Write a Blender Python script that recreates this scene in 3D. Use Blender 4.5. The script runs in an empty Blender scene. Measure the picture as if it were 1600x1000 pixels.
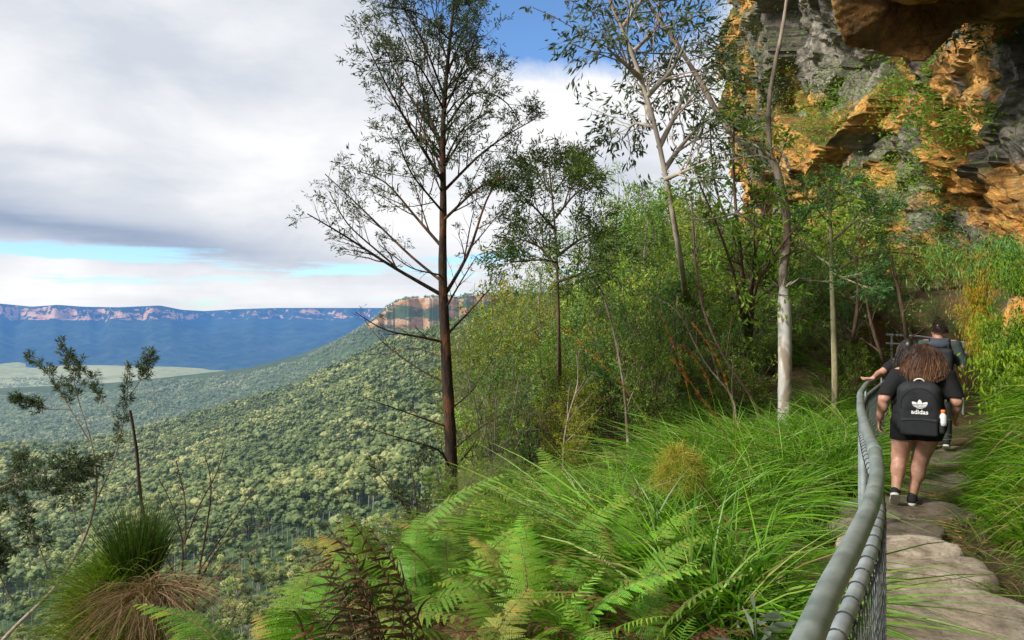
import bpy, math, numpy as np
from mathutils import Vector
F, CX, HY = 1186.0, 800.0, 488.0
scene = bpy.context.scene
COL = scene.collection
rng = np.random.default_rng(7)

def P(px, py, d):
    return np.array([(px - CX) / F * d, d, (HY - py) / F * d])

def PL(*pts):
    return np.array([P(*p) for p in pts])

def sstep(a, b, x):
    t = np.clip((x - a) / (b - a), 0, 1)
    return t * t * (3 - 2 * t)

# ------------------------------------------------------------------ noise
def _h(ix, iy, iz, s):
    h = (ix.astype(np.int64) * 374761393 + iy.astype(np.int64) * 668265263 + iz.astype(np.int64) * 2147483647 + s * 974711) & 0xFFFFFFFF
    h = ((h ^ (h >> 13)) * 1274126177) & 0xFFFFFFFF
    h = ((h ^ (h >> 16)) * 2246822519) & 0xFFFFFFFF
    h = h ^ (h >> 15)
    return (h & 0xFFFFFF) / float(0x1000000)

def vnoise(p, seed=0):
    i = np.floor(p).astype(np.int64)
    f = p - i
    f = f * f * (3 - 2 * f)
    r = 0
    for dx in (0, 1):
        for dy in (0, 1):
            for dz in (0, 1):
                w = (f[:, 0] if dx else 1 - f[:, 0]) * (f[:, 1] if dy else 1 - f[:, 1]) * (f[:, 2] if dz else 1 - f[:, 2])
                r = r + w * _h(i[:, 0] + dx, i[:, 1] + dy, i[:, 2] + dz, seed)
    return r

def fbm(p, o=4, seed=0):
    r, a, t = 0, 1.0, 0
    for k in range(o):
        r = r + a * vnoise(p * (2.03 ** k) + 17.3 * k, seed + k)
        t += a
        a *= .5
    return r / t

def worley(p, seed=0):
    i = np.floor(p).astype(np.int64)
    n = len(p)
    f1 = np.full(n, 9.0); f2 = np.full(n, 9.0)
    cid = np.zeros((n, 3)); cc = np.zeros((n, 3))
    for dx in (-1, 0, 1):
        for dy in (-1, 0, 1):
            for dz in (-1, 0, 1):
                a, b, c = i[:, 0] + dx, i[:, 1] + dy, i[:, 2] + dz
                q = np.stack([a + _h(a, b, c, seed), b + _h(a, b, c, seed + 1), c + _h(a, b, c, seed + 2)], 1)
                d = np.sqrt(((q - p) ** 2).sum(1))
                m = d < f1
                f2 = np.where(m, f1, np.minimum(f2, d))
                f1 = np.where(m, d, f1)
                idn = np.stack([_h(a, b, c, seed + 5), _h(a, b, c, seed + 6), _h(a, b, c, seed + 7)], 1)
                cid = np.where(m[:, None], idn, cid)
                cc = np.where(m[:, None], q, cc)
    return f1, f2, cid, cc

# ------------------------------------------------------------------ mesh builder
class MB:
    def __init__(s):
        s.v, s.f, s.t, s.m, s.n = [], [], [], [], 0
    def add(s, v, f, tint=None, mat=0):
        v = np.asarray(v, float).reshape(-1, 3)
        f = np.asarray(f, np.int64)
        if len(f) == 0: return
        s.v.append(v); s.f.append(f + s.n)
        if tint is None: tint = np.zeros((len(v), 3))
        tint = np.broadcast_to(np.asarray(tint, float), (len(v), 3))
        s.t.append(tint); s.m.append(np.full(len(f), mat)); s.n += len(v)
    def mesh(s, name, mats, smooth=True):
        me = bpy.data.meshes.new(name)
        v = np.concatenate(s.v); t = np.concatenate(s.t)
        me.vertices.add(len(v)); me.vertices.foreach_set('co', v.astype(np.float32).ravel())
        tot = np.concatenate([np.full(len(f), f.shape[1]) for f in s.f])
        li = np.concatenate([f.ravel() for f in s.f])
        me.loops.add(len(li)); me.loops.foreach_set('vertex_index', li.astype(np.int32))
        me.polygons.add(len(tot))
        me.polygons.foreach_set('loop_start', (np.cumsum(tot) - tot).astype(np.int32))
        try: me.polygons.foreach_set('loop_total', tot.astype(np.int32))
        except Exception: pass
        me.polygons.foreach_set('material_index', np.concatenate(s.m).astype(np.int32))
        me.polygons.foreach_set('use_smooth', np.full(len(tot), smooth))
        at = me.color_attributes.new('tint', 'FLOAT_COLOR', 'POINT')
        at.data.foreach_set('color', np.concatenate([t, np.ones((len(t), 1))], 1).astype(np.float32).ravel())
        for m in (mats if isinstance(mats, (list, tuple)) else [mats]): me.materials.append(m)
        me.update(calc_edges=True)
        return me
    def obj(s, name, mats, parent=None, smooth=True):
        return link(name, s.mesh(name, mats, smooth), parent)

def link(name, data, parent=None):
    o = bpy.data.objects.new(name, data); COL.objects.link(o)
    if parent is not None: o.parent = parent
    return o

def tag(o, label, cat, group=None, kind=None):
    if label: o['label'] = label
    if cat: o['category'] = cat
    if group: o['group'] = group
    if kind: o['kind'] = kind
    return o

def thing(name, label, cat, loc=(0, 0, 0), group=None, rz=0):
    o = bpy.data.objects.new(name, None); COL.objects.link(o)
    o.location = loc; o.rotation_euler = (0, 0, rz); o.empty_display_size = .2
    return tag(o, label, cat, group)

def dup(root, loc, rz, label=None, scale=1.0, tilt=(0, 0)):
    r = root.copy(); COL.objects.link(r); r.location = loc; r.rotation_euler = (tilt[0], tilt[1], rz)
    r.scale = (scale,) * 3 if np.isscalar(scale) else scale
    if label: r['label'] = label
    for ch in list(root.children):
        c = ch.copy(); COL.objects.link(c); c.parent = r
        for g in list(ch.children):
            d = g.copy(); COL.objects.link(d); d.parent = c
    return r

def nrm(a):
    return a / np.maximum(np.linalg.norm(a, axis=-1, keepdims=True), 1e-9)

def tubes(mb, pts, rad, n=6, tint=None, mat=0, cap=False):
    """pts (N,K,3), rad (N,K)"""
    pts = np.asarray(pts, float); rad = np.asarray(rad, float)
    if pts.ndim == 2: pts = pts[None]; rad = rad[None]
    N, K, _ = pts.shape
    if N == 0: return
    tan = nrm(np.gradient(pts, axis=1))
    ref = np.where(np.abs(tan[:, :1, 2:3]) > .8, np.array([[[1., 0.2, 0]]]), np.array([[[0.1, 0, 1.]]]))
    ref = np.broadcast_to(ref, tan.shape)
    a = nrm(np.cross(tan, ref)); 
    # keep frames from flipping
    for k in range(1, K):
        pr = a[:, k - 1] - tan[:, k] * (a[:, k - 1] * tan[:, k]).sum(-1, keepdims=True)
        a[:, k] = nrm(pr)
    b = np.cross(tan, a)
    ang = np.linspace(0, 2 * np.pi, n, endpoint=False)
    v = pts[:, :, None] + rad[:, :, None, None] * (a[:, :, None] * np.cos(ang)[:, None] + b[:, :, None] * np.sin(ang)[:, None])
    idx = np.arange(N * K * n).reshape(N, K, n)
    i2 = np.roll(idx, -1, axis=2)
    q = np.stack([idx[:, :-1], i2[:, :-1], i2[:, 1:], idx[:, 1:]], -1).reshape(-1, 4)
    if tint is None: tt = None
    else:
        tint = np.asarray(tint, float)
        tt = np.broadcast_to(tint, (len(tint), 3)) if tint.ndim == 2 else tint
        if tint.ndim == 2 and len(tint) == N: tt = np.repeat(tint, K * n, 0)
    mb.add(v.reshape(-1, 3), q, tt, mat)
    if cap:
        for e in (0, K - 1):
            c = pts[:, e]
            ring = idx[:, e] 
            vv = np.concatenate([v[:, e].reshape(-1, 3), c]); 
            ri = np.arange(N * n).reshape(N, n); ci = N * n + np.arange(N)
            t3 = np.stack([ri, np.roll(ri, -1, 1), np.repeat(ci[:, None], n, 1)], -1).reshape(-1, 3)
            if e == 0: t3 = t3[:, ::-1]
            mb.add(vv, t3, None if tt is None else np.zeros(3), mat)

def resample(poly, K):
    poly = np.asarray(poly, float)
    seg = np.r_[0, np.cumsum(np.linalg.norm(np.diff(poly, axis=0), axis=1))]
    s = np.linspace(0, seg[-1], K)
    # catmull-rom like smoothing: linear dense then smooth
    out = np.stack([np.interp(s, seg, poly[:, i]) for i in range(poly.shape[1])], 1)
    for _ in range(3):
        out[1:-1] = .25 * out[:-2] + .5 * out[1:-1] + .25 * out[2:]
    return out

def interp_poly(pts, t):
    """pts (N,K,3), t (N,m) in 0..1 -> points, tangents"""
    N, K, D = pts.shape
    x = np.clip(t, 0, .9999) * (K - 1); i = x.astype(int); f = (x - i)[..., None]
    ar = np.arange(N)[:, None]
    p = pts[ar, i] * (1 - f) + pts[ar, i + 1] * f
    return p, pts[ar, i + 1] - pts[ar, i]

def branch_level(pts, rad, m, length, ang=(35, 65), t0=.2, t1=1., ratio=.5, up=.1, grav=0., wig=.08, K=6, rg=rng, taper=.3, lenpow=.6, flat=0.):
    N = len(pts)
    t = t0 + (t1 - t0) * ((np.arange(m)[None] + rg.random((N, m))) / m)
    p, tn = interp_poly(pts, t); tn = nrm(tn)
    r0, _ = interp_poly(rad[:, :, None], t); r0 = r0[..., 0]
    rd = rg.normal(size=(N, m, 3)); rd[..., 2] *= (1 - flat)
    perp = nrm(rd - tn * (rd * tn).sum(-1, keepdims=True))
    a = np.radians(ang[0] + (ang[1] - ang[0]) * rg.random((N, m)))[..., None]
    d = nrm(tn * np.cos(a) + perp * np.sin(a) + np.array([0, 0, up]))
    L = length * (.6 + .7 * rg.random((N, m))) * (1 - lenpow * (t - t0) / max(t1 - t0, 1e-6))
    s = np.linspace(0, 1, K)
    q = p[:, :, None] + d[:, :, None] * (s[:, None] * L[..., None, None])
    q = q + np.array([0, 0, -grav]) * (s ** 2)[:, None] * L[..., None, None]
    w = rg.normal(size=(N, m, K, 3)) * wig * L[..., None, None] / K
    w[:, :, 0] = 0
    q = q + np.cumsum(w, axis=2)
    r = np.minimum(r0 * ratio, .03 * L + .002)[..., None] * (1 - (1 - taper) * s)
    return q.reshape(-1, K, 3), r.reshape(-1, K)

def leaves(mb, pos, dirv, L, W, tint, rg=rng, mat=0, fold=.15, droop=0.):
    n = len(pos)
    if n == 0: return
    dirv = nrm(dirv)
    rd = rg.normal(size=(n, 3)); side = nrm(np.cross(dirv, rd)); nn = np.cross(side, dirv)
    L = np.broadcast_to(L, n)[:, None]; W = np.broadcast_to(W, n)[:, None]
    v = np.empty((n, 4, 3))
    v[:, 0] = pos
    v[:, 1] = pos + dirv * L * .45 + side * W * .5 + nn * L * fold * .5
    v[:, 2] = pos + dirv * L + np.array([0, 0, -1]) * droop * L
    v[:, 3] = pos + dirv * L * .45 - side * W * .5 + nn * L * fold * .5
    mb.add(v.reshape(-1, 3), np.arange(n * 4).reshape(n, 4), np.repeat(np.broadcast_to(tint, (n, 3)), 4, 0), mat)

def blades(mb, base, d0, L, W, bend, tint, K=6, rg=rng, mat=0, side=None):
    """arching grass blades: base (n,3), d0 start dir, bend: horizontal+down pull vector (n,3)"""
    n = len(base); s = np.linspace(0, 1, K)
    d0 = nrm(d0)
    L = np.broadcast_to(L, n); W = np.broadcast_to(W, n)
    q = base[:, None] + d0[:, None] * (s[:, None] * L[:, None, None]) + bend[:, None] * ((s ** 2)[:, None] * L[:, None, None])
    tan = nrm(np.gradient(q, axis=1))
    if side is None: side = rg.normal(size=(n, 3))
    sd = nrm(np.cross(tan, np.broadcast_to(side[:, None], tan.shape)))
    w = (W[:, None] * (np.minimum(1, .55 + 1.5 * s) * np.clip(1.02 - s ** 2.2, .03, 1)))[..., None] * .5
    v = np.stack([q - sd * w, q + sd * w], 2)
    idx = np.arange(n * K * 2).reshape(n, K, 2)
    f = np.stack([idx[:, :-1, 0], idx[:, :-1, 1], idx[:, 1:, 1], idx[:, 1:, 0]], -1).reshape(-1, 4)
    tt = np.repeat(np.broadcast_to(tint, (n, 3)), K * 2, 0).copy()
    tt[:, 2] = np.tile(np.repeat(s, 2), n)
    mb.add(v.reshape(-1, 3), f, tt, mat)

# ------------------------------------------------------------------ materials
class NT:
    def __init__(s, tree):
        s.t = tree; s.n = tree.nodes; s.l = tree.links
    def node(s, typ, **kw):
        n = s.n.new(typ)
        for k, v in kw.items(): setattr(n, k, v)
        return n
    def set(s, n, i, v):
        if isinstance(v, bpy.types.NodeSocket): s.l.new(v, n.inputs[i])
        elif v is not None: n.inputs[i].default_value = v
    def math(s, op, a, b=None, c=None, clamp=False):
        n = s.node('ShaderNodeMath', operation=op, use_clamp=clamp)
        s.set(n, 0, a)
        if b is not None: s.set(n, 1, b)
        if c is not None: s.set(n, 2, c)
        return n.outputs[0]
    def mix(s, f, a, b, typ='RGBA', blend='MIX'):
        n = s.node('ShaderNodeMix', data_type=typ)
        if typ == 'RGBA':
            n.blend_type = blend
            i = [k for k in range(len(n.inputs)) if n.inputs[k].type == 'RGBA']
            if not isinstance(a, bpy.types.NodeSocket) and len(a) == 3: a = (*a, 1)
            if not isinstance(b, bpy.types.NodeSocket) and len(b) == 3: b = (*b, 1)
            s.set(n, 0, f); s.set(n, i[0], a); s.set(n, i[1], b)
            return [o for o in n.outputs if o.type == 'RGBA'][0]
        s.set(n, 0, f); s.set(n, 2, a); s.set(n, 3, b)
        return n.outputs[0]
    def noise(s, vec, scale, detail=4, rough=.55, dist=0.):
        n = s.node('ShaderNodeTexNoise'); s.set(n, 'Vector', vec)
        n.inputs['Scale'].default_value = scale; n.inputs['Detail'].default_value = detail
        n.inputs['Roughness'].default_value = rough; n.inputs['Distortion'].default_value = dist
        return n.outputs['Fac']
    def ramp(s, f, stops, interp='LINEAR'):
        n = s.node('ShaderNodeValToRGB'); e = n.color_ramp; e.interpolation = interp
        while len(e.elements) < len(stops): e.elements.new(.5)
        for el, (p, c) in zip(e.elements, stops):
            el.position = p
            el.color = (*c, 1) if hasattr(c, '__len__') else (c, c, c, 1)
        s.set(n, 0, f)
        return n.outputs[0]
    def rng(s, v, a, b, c=0., d=1.):
        n = s.node('ShaderNodeMapRange'); s.set(n, 0, v)
        n.inputs[1].default_value = a; n.inputs[2].default_value = b; n.inputs[3].default_value = c; n.inputs[4].default_value = d
        return n.outputs[0]
    def mapping(s, vec, scale=(1, 1, 1), rot=(0, 0, 0), loc=(0, 0, 0)):
        n = s.node('ShaderNodeMapping'); s.set(n, 0, vec)
        n.inputs['Scale'].default_value = scale; n.inputs['Rotation'].default_value = rot; n.inputs['Location'].default_value = loc
        return n.outputs[0]
    def sep(s, v):
        n = s.node('ShaderNodeSeparateXYZ'); s.set(n, 0, v); return n.outputs
    def pos(s): return s.node('ShaderNodeNewGeometry').outputs['Position']
    def objc(s): return s.node('ShaderNodeTexCoord').outputs['Object']
    def tint(s):
        n = s.node('ShaderNodeVertexColor', layer_name='tint'); return n.outputs['Color']
    def bump(s, h, strength=.4, dist=.02):
        n = s.node('ShaderNodeBump'); s.set(n, 'Height', h)
        n.inputs['Strength'].default_value = strength; n.inputs['Distance'].default_value = dist
        return n.outputs[0]
    def bsdf(s, color, rough=.8, spec=.3, normal=None, metal=0.):
        n = s.node('ShaderNodeBsdfPrincipled')
        if not isinstance(color, bpy.types.NodeSocket) and len(color) == 3: color = (*color, 1)
        s.set(n, 'Base Color', color); s.set(n, 'Roughness', rough); s.set(n, 'Specular IOR Level', spec); s.set(n, 'Metallic', metal)
        if normal is not None: s.set(n, 'Normal', normal)
        return n.outputs[0]
    def out(s, sh):
        s.l.new(sh, s.node('ShaderNodeOutputMaterial').inputs[0])

def newmat(name):
    m = bpy.data.materials.new(name); m.use_nodes = True; m.cycles.emission_sampling = 'NONE'; m.node_tree.nodes.clear()
    return m, NT(m.node_tree)

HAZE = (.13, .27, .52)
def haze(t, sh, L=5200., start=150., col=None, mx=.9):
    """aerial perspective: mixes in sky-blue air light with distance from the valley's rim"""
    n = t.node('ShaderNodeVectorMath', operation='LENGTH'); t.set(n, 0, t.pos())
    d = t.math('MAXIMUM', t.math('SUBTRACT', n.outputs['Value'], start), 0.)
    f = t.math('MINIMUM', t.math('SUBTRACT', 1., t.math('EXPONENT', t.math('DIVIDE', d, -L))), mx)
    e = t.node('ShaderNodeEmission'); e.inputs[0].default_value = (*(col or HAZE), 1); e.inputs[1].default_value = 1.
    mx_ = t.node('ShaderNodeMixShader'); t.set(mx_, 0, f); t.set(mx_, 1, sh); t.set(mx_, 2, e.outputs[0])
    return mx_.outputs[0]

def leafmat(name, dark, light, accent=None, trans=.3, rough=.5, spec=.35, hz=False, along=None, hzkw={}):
    """tint.r: leaf to leaf change, on forest crowns also painted top light, tint.g: clump to clump change, tint.b: along the blade"""
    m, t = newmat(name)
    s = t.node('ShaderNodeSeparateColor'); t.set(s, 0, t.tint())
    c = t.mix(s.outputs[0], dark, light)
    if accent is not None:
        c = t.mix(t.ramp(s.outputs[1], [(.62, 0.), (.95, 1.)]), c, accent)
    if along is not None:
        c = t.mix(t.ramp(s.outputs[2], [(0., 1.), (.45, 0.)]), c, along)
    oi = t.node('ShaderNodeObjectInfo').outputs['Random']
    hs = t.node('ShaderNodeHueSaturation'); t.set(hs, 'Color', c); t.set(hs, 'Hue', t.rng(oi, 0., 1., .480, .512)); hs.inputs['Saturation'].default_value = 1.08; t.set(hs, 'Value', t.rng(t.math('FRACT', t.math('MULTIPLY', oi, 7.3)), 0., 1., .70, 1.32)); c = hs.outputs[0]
    b = t.bsdf(c, rough, spec)
    if trans > 0:
        tr = t.node('ShaderNodeBsdfTranslucent'); t.set(tr, 0, t.mix(1., c, (1.25, 1.3, .7), blend='MULTIPLY'))
        mx = t.node('ShaderNodeMixShader'); mx.inputs[0].default_value = trans
        t.set(mx, 1, b); t.set(mx, 2, tr.outputs[0]); b = mx.outputs[0]
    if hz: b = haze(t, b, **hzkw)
    t.out(b)
    return m

def barkmat(name, c1, c2, scale=(14, 14, 2.5), patch=None, bump=.5, rough=.85, dist=.01):
    m, t = newmat(name)
    o = t.objc()
    n1 = t.noise(t.mapping(o, scale), 2., 6, .65)
    c = t.mix(t.ramp(n1, [(.35, 0.), (.65, 1.)]), c1, c2)
    if patch is not None:
        n2 = t.noise(t.mapping(o, (2., 2., .8)), 1.6, 4, .6, .5)
        c = t.mix(t.ramp(n2, [(.52, 0.), (.62, 1.)]), c, patch)
    t.out(t.bsdf(c, rough, .25, t.bump(n1, bump, dist)))
    return m

# ------------------------------------------------------------------ camera, sun, sky
cam = bpy.data.cameras.new('camera'); cam.sensor_width = 36; cam.lens = 36 * F / 1600
cam.shift_y = -(500 - HY) / 1600; cam.clip_start = .05; cam.clip_end = 60000
co = link('camera', cam); co.rotation_euler = (math.pi / 2, 0, 0); scene.camera = co

SUN_AZ, SUN_EL = math.radians(-118), math.radians(37)      # azimuth from +Y, positive to the right
sd = Vector((math.sin(SUN_AZ) * math.cos(SUN_EL), math.cos(SUN_AZ) * math.cos(SUN_EL), math.sin(SUN_EL)))
sl = bpy.data.lights.new('sun', 'SUN'); sl.energy = 5.0; sl.angle = math.radians(9); sl.color = (1, .95, .86)
so = link('sun', sl); so.rotation_euler = (-sd).to_track_quat('-Z', 'Y').to_euler(); so.location = (-30, -30, 40)

def make_world():
    w = bpy.data.worlds.new('World'); scene.world = w; w.use_nodes = True
    w.cycles.sampling_method = 'MANUAL'; w.cycles.sample_map_resolution = 512
    w.node_tree.nodes.clear(); t = NT(w.node_tree)
    g = t.node('ShaderNodeTexCoord').outputs['Generated']
    x, y, z = t.sep(g)
    az = t.math('ARCTAN2', x, y); el = t.math('ARCSINE', t.math('MAXIMUM', t.math('MINIMUM', z, 1.), -1.))
    sky = t.node('ShaderNodeTexSky', sky_type='NISHITA'); sky.sun_disc = False
    sky.sun_elevation = SUN_EL; sky.sun_rotation = SUN_AZ; sky.altitude = 900; sky.dust_density = .6; sky.ozone_density = 2.2
    skyc = t.mix(1., sky.outputs[0], (.085, .085, .085), blend='MULTIPLY')
    skyc = t.mix(1., skyc, (1.45, 1.85, 2.2), blend='MULTIPLY')
    def blob(px, py, sx, sy, rot=0.):
        a0, e0 = math.atan((px - CX) / F), math.atan((HY - py) / math.hypot(F, px - CX))
        da = t.math('SUBTRACT', az, a0); de = t.math('SUBTRACT', el, e0)
        if rot: de = t.math('SUBTRACT', de, t.math('MULTIPLY', da, rot))
        q = t.math('ADD', t.math('POWER', t.math('ABSOLUTE', t.math('DIVIDE', da, sx / F)), 2.), t.math('POWER', t.math('ABSOLUTE', t.math('DIVIDE', de, sy / F)), 2.))
        return t.math('EXPONENT', t.math('MULTIPLY', q, -1.))
    # cloud-plane coordinates
    den = t.math('ADD', t.math('MAXIMUM', z, 0.), .10)
    cv = t.node('ShaderNodeCombineXYZ'); t.set(cv, 0, t.math('DIVIDE', x, den)); t.set(cv, 1, t.math('DIVIDE', y, den))
    n1 = t.noise(cv.outputs[0], .9, 7, .56, .35)
    n2 = t.noise(t.mapping(cv.outputs[0], (1, 1, 1), loc=(7, 3, 0)), .55, 4, .5, .3)
    n3 = t.noise(t.mapping(g, (2.2, 2.2, 5.), loc=(1.3, 0, 2)), 1.7, 6, .55, .25)
    low = t.rng(el, .09, .05, 0., .85)                         # thinner streaks near the horizon
    st = t.noise(t.mapping(g, (2., 2., 26.)), 2.4, 6, .6, .3)
    def add(*a):
        r = a[0]
        for k in a[1:]: r = t.math('ADD', r, k)
        return r
    mul = lambda a, b: t.math('MULTIPLY', a, b)
    gap = add(mul(blob(840, 8, 160, 85), 1.25), mul(blob(1045, 25, 120, 85), .95), mul(blob(760, -70, 200, 110), .7),
              mul(blob(300, 408, 250, 15, -.06), mul(t.rng(st, .3, .62, .5, 1.0), .80)), mul(blob(520, 425, 90, 9), .6), mul(blob(750, 402, 70, 10, .1), .9), mul(blob(60, 392, 120, 14), .5))
    n4 = t.noise(g, 9., 6, .6, .4)
    gap = add(gap, mul(t.math('SUBTRACT', n1, .5), 1.3), mul(t.math('SUBTRACT', n4, .5), 1.1))
    gap = add(gap, mul(low, t.rng(st, .42, .68, -.3, 1.3)))
    gm = t.rng(gap, .34, .80)
    # cloud brightness
    br = add(t.rng(n3, .3, .7, .66, .98), mul(t.math('SUBTRACT', n2, .5), .30), mul(blob(680, 300, 260, 130), .10), mul(blob(900, 150, 260, 90), .22),
             mul(blob(330, 90, 420, 150), .03), mul(blob(110, 360, 290, 22, -.11), mul(t.rng(st, .3, .7, .75, 1.15), -.40)), mul(blob(40, 330, 380, 40, -.07), -.14), mul(blob(60, 236, 70, 10), -.10), mul(blob(240, 275, 60, 40), -.07),
             mul(blob(960, 200, 55, 60), -.18), mul(blob(1000, 300, 140, 80), -.14), mul(blob(520, 390, 300, 45), -.07), mul(blob(270, 455, 420, 30), .10))
    cc = t.ramp(br, [(.15, (.16, .24, .40)), (.45, (.40, .47, .60)), (.72, (.63, .67, .74)), (.98, (.93, .93, .94))])
    c = t.mix(gm, cc, skyc)
    # below the horizon: dim ground bounce
    c = t.mix(t.rng(el, 0., -.05), c, (.12, .14, .12))
    b = t.node('ShaderNodeBackground'); t.set(b, 0, c); b.inputs[1].default_value = 1.1
    t.l.new(b.outputs[0], t.node('ShaderNodeOutputWorld').inputs[0])
make_world()
scene.view_settings.view_transform = 'Standard'
try: scene.view_settings.look = 'None'
except Exception: pass
scene.cycles.use_denoising = True
scene.cycles.max_bounces = 4; scene.cycles.transparent_max_bounces = 4
scene.cycles.diffuse_bounces = 2; scene.cycles.glossy_bounces = 2; scene.cycles.transmission_bounces = 2
scene.cycles.use_adaptive_sampling = True; scene.cycles.adaptive_threshold = .02
scene.cycles.sample_clamp_indirect = 4.
# ================================================================== far land
def polar_grid(name, pxs, rs, zfun, mat, tintf=None, wig=None):
    PX, R = np.meshgrid(pxs, rs)
    X = (PX - CX) / F * R; Y = R.copy()
    Z, T = zfun(PX, R, X, Y)
    v = np.stack([X, Y, Z], -1).reshape(-1, 3)
    if wig is not None: v = wig(v)
    nr, nc = PX.shape
    i = np.arange(nr * nc).reshape(nr, nc)
    f = np.stack([i[:-1, :-1], i[:-1, 1:], i[1:, 1:], i[1:, :-1]], -1).reshape(-1, 4)
    mb = MB(); mb.add(v, f, T.reshape(-1, 3) if T is not None else None)
    return mb.obj(name, mat)

def landmat(name, veg1, veg2, rock1=(.50, .27, .13), rock2=(.62, .48, .34), scale=.03, bump=6., L=5200., col=None):
    """tint.r rock amount, tint.g pale clearing amount"""
    m, t = newmat(name)
    s = t.node('ShaderNodeSeparateColor'); t.set(s, 0, t.tint())
    p = t.pos()
    n = t.noise(p, scale, 6, .7)
    n2 = t.noise(p, scale * .12, 4, .6)
    vg = t.mix(t.ramp(n, [(.36, 0.), (.66, 1.)]), veg1, veg2)
    vg = t.mix(t.rng(n2, .4, .65, 0., .5), vg, tuple(.55 * c for c in veg1))
    vg = t.mix(s.outputs[1], vg, (.46, .44, .28))
    rn = t.noise(t.mapping(p, (.012, .012, .045)), 1.2, 7, .7)
    rk = t.ramp(rn, [(.30, tuple(.4 * c for c in rock1)), (.45, rock1), (.62, rock2), (.80, tuple(.9 * c for c in rock2))])
    ra = t.math('ADD', s.outputs[0], t.rng(t.noise(t.mapping(p, (.008, .008, .02)), 1., 5, .7), .35, .65, -.45, .45))
    c = t.mix(t.rng(ra, .45, .6), vg, rk)
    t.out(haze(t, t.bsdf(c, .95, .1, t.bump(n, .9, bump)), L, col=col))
    return m

# --- near spur: concave wooded slope falling from the right into the valley
SK_PX = np.array([-400, 0, 100, 288, 460, 553, 645, 766, 900, 1200.])
SK_Y = np.array([800, 722, 712, 668, 622, 576, 528, 500, 485, 470.])
def spur_z(PX, R):
    rs = np.interp(PX, [-400, 0, 460, 766, 1200], [1350, 1400, 1650, 1500, 1400])
    zs = (HY - np.interp(PX, SK_PX, SK_Y)) / F * rs
    zb = np.interp(PX, [-400, 0, 300, 600, 1200], [-300, -290, -238, -200, -170])
    r0 = np.interp(PX, [-400, 0, 600, 1200], [820, 800, 700, 600])
    a = np.clip((R - r0) / (rs - r0), 0, 1.0)
    z = zb + (zs - zb) * (a ** 1.15)
    z = z - np.clip(R - rs, 0, None) * .42
    near = np.clip((520 - R) / 400, 0, 1)
    return z + near ** 2 * 0
def spur_zn(PX, R, X, Y):
    p = np.stack([X, Y, X * 0], -1).reshape(-1, 3)
    n = (fbm(p / 160., 4, 3) - .5).reshape(X.shape)
    return spur_z(PX, R) + n * 34 * sstep(300, 700, R)
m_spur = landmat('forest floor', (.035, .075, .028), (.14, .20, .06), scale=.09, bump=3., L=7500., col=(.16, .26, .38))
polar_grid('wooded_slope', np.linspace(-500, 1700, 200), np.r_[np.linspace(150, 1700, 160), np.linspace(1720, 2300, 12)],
           lambda PX, R, X, Y: (spur_zn(PX, R, X, Y), None), m_spur)['kind'] = 'structure'

# --- headland with orange cliffs
HT_PX = np.array([-400, 150, 300, 380, 430, 480, 520, 560, 590, 605, 625, 650, 700, 770, 900, 1200.])
HT_Y = np.array([640, 612, 596, 586, 573, 557, 538, 517, 497, 481, 471, 467, 465, 461, 458, 455.])
HC_Y = np.array([640, 612, 596, 586, 573, 557, 538, 517, 505, 512, 520, 524, 530, 536, 540, 540.])
def head_fun(PX, R, X, Y):
    rc = 2450 - 160 * np.interp(PX, [300, 600, 800], [0, 1, .6])
    p = np.stack([PX * 0 + X, Y, X * 0], -1).reshape(-1, 3)
    flute = (fbm(np.stack([PX.ravel() / 14., PX.ravel() * 0, R.ravel() * 0], -1), 4, 9) - .5).reshape(X.shape) * 110
    rc = rc + flute
    zt = (HY - np.interp(PX, HT_PX, HT_Y)) / F * 2450
    zc = (HY - np.interp(PX, HT_PX, HC_Y)) / F * 2400
    r0 = 1750.
    a = np.clip((R - r0) / (rc - r0), 0, 1)
    z = -310 + (zc + 310) * a ** 1.1
    c = np.clip((R - rc) / 40., 0, 1)
    z = z + (zt - zc) * c
    z = z - np.clip(R - 2750, 0, None) * .3
    n = (fbm(p / 220., 4, 5) - .5).reshape(X.shape)
    z = z + n * 40 * np.clip(a * (1 - c), 0, 1) + n * 8
    rock = ((R > rc - 14) & (R < rc + 50) & (zt - zc > 8)).astype(float) * .5
    lower = np.exp(-((R - rc + 150) / 40.) ** 2) * sstep(640, 700, PX) * .55
    T = np.stack([np.maximum(rock, lower), R * 0, R * 0], -1)
    return z, T
m_head = landmat('headland', (.05, .085, .04), (.12, .16, .07), (.46, .21, .08), (.58, .40, .26), scale=.035, bump=5., L=6000., col=(.18, .30, .44))
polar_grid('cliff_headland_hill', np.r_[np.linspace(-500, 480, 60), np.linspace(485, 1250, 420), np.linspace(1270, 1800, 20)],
           np.r_[np.linspace(1750, 2150, 24), np.linspace(2160, 2620, 130), np.linspace(2650, 3400, 12)], head_fun, m_head)['kind'] = 'structure'

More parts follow.
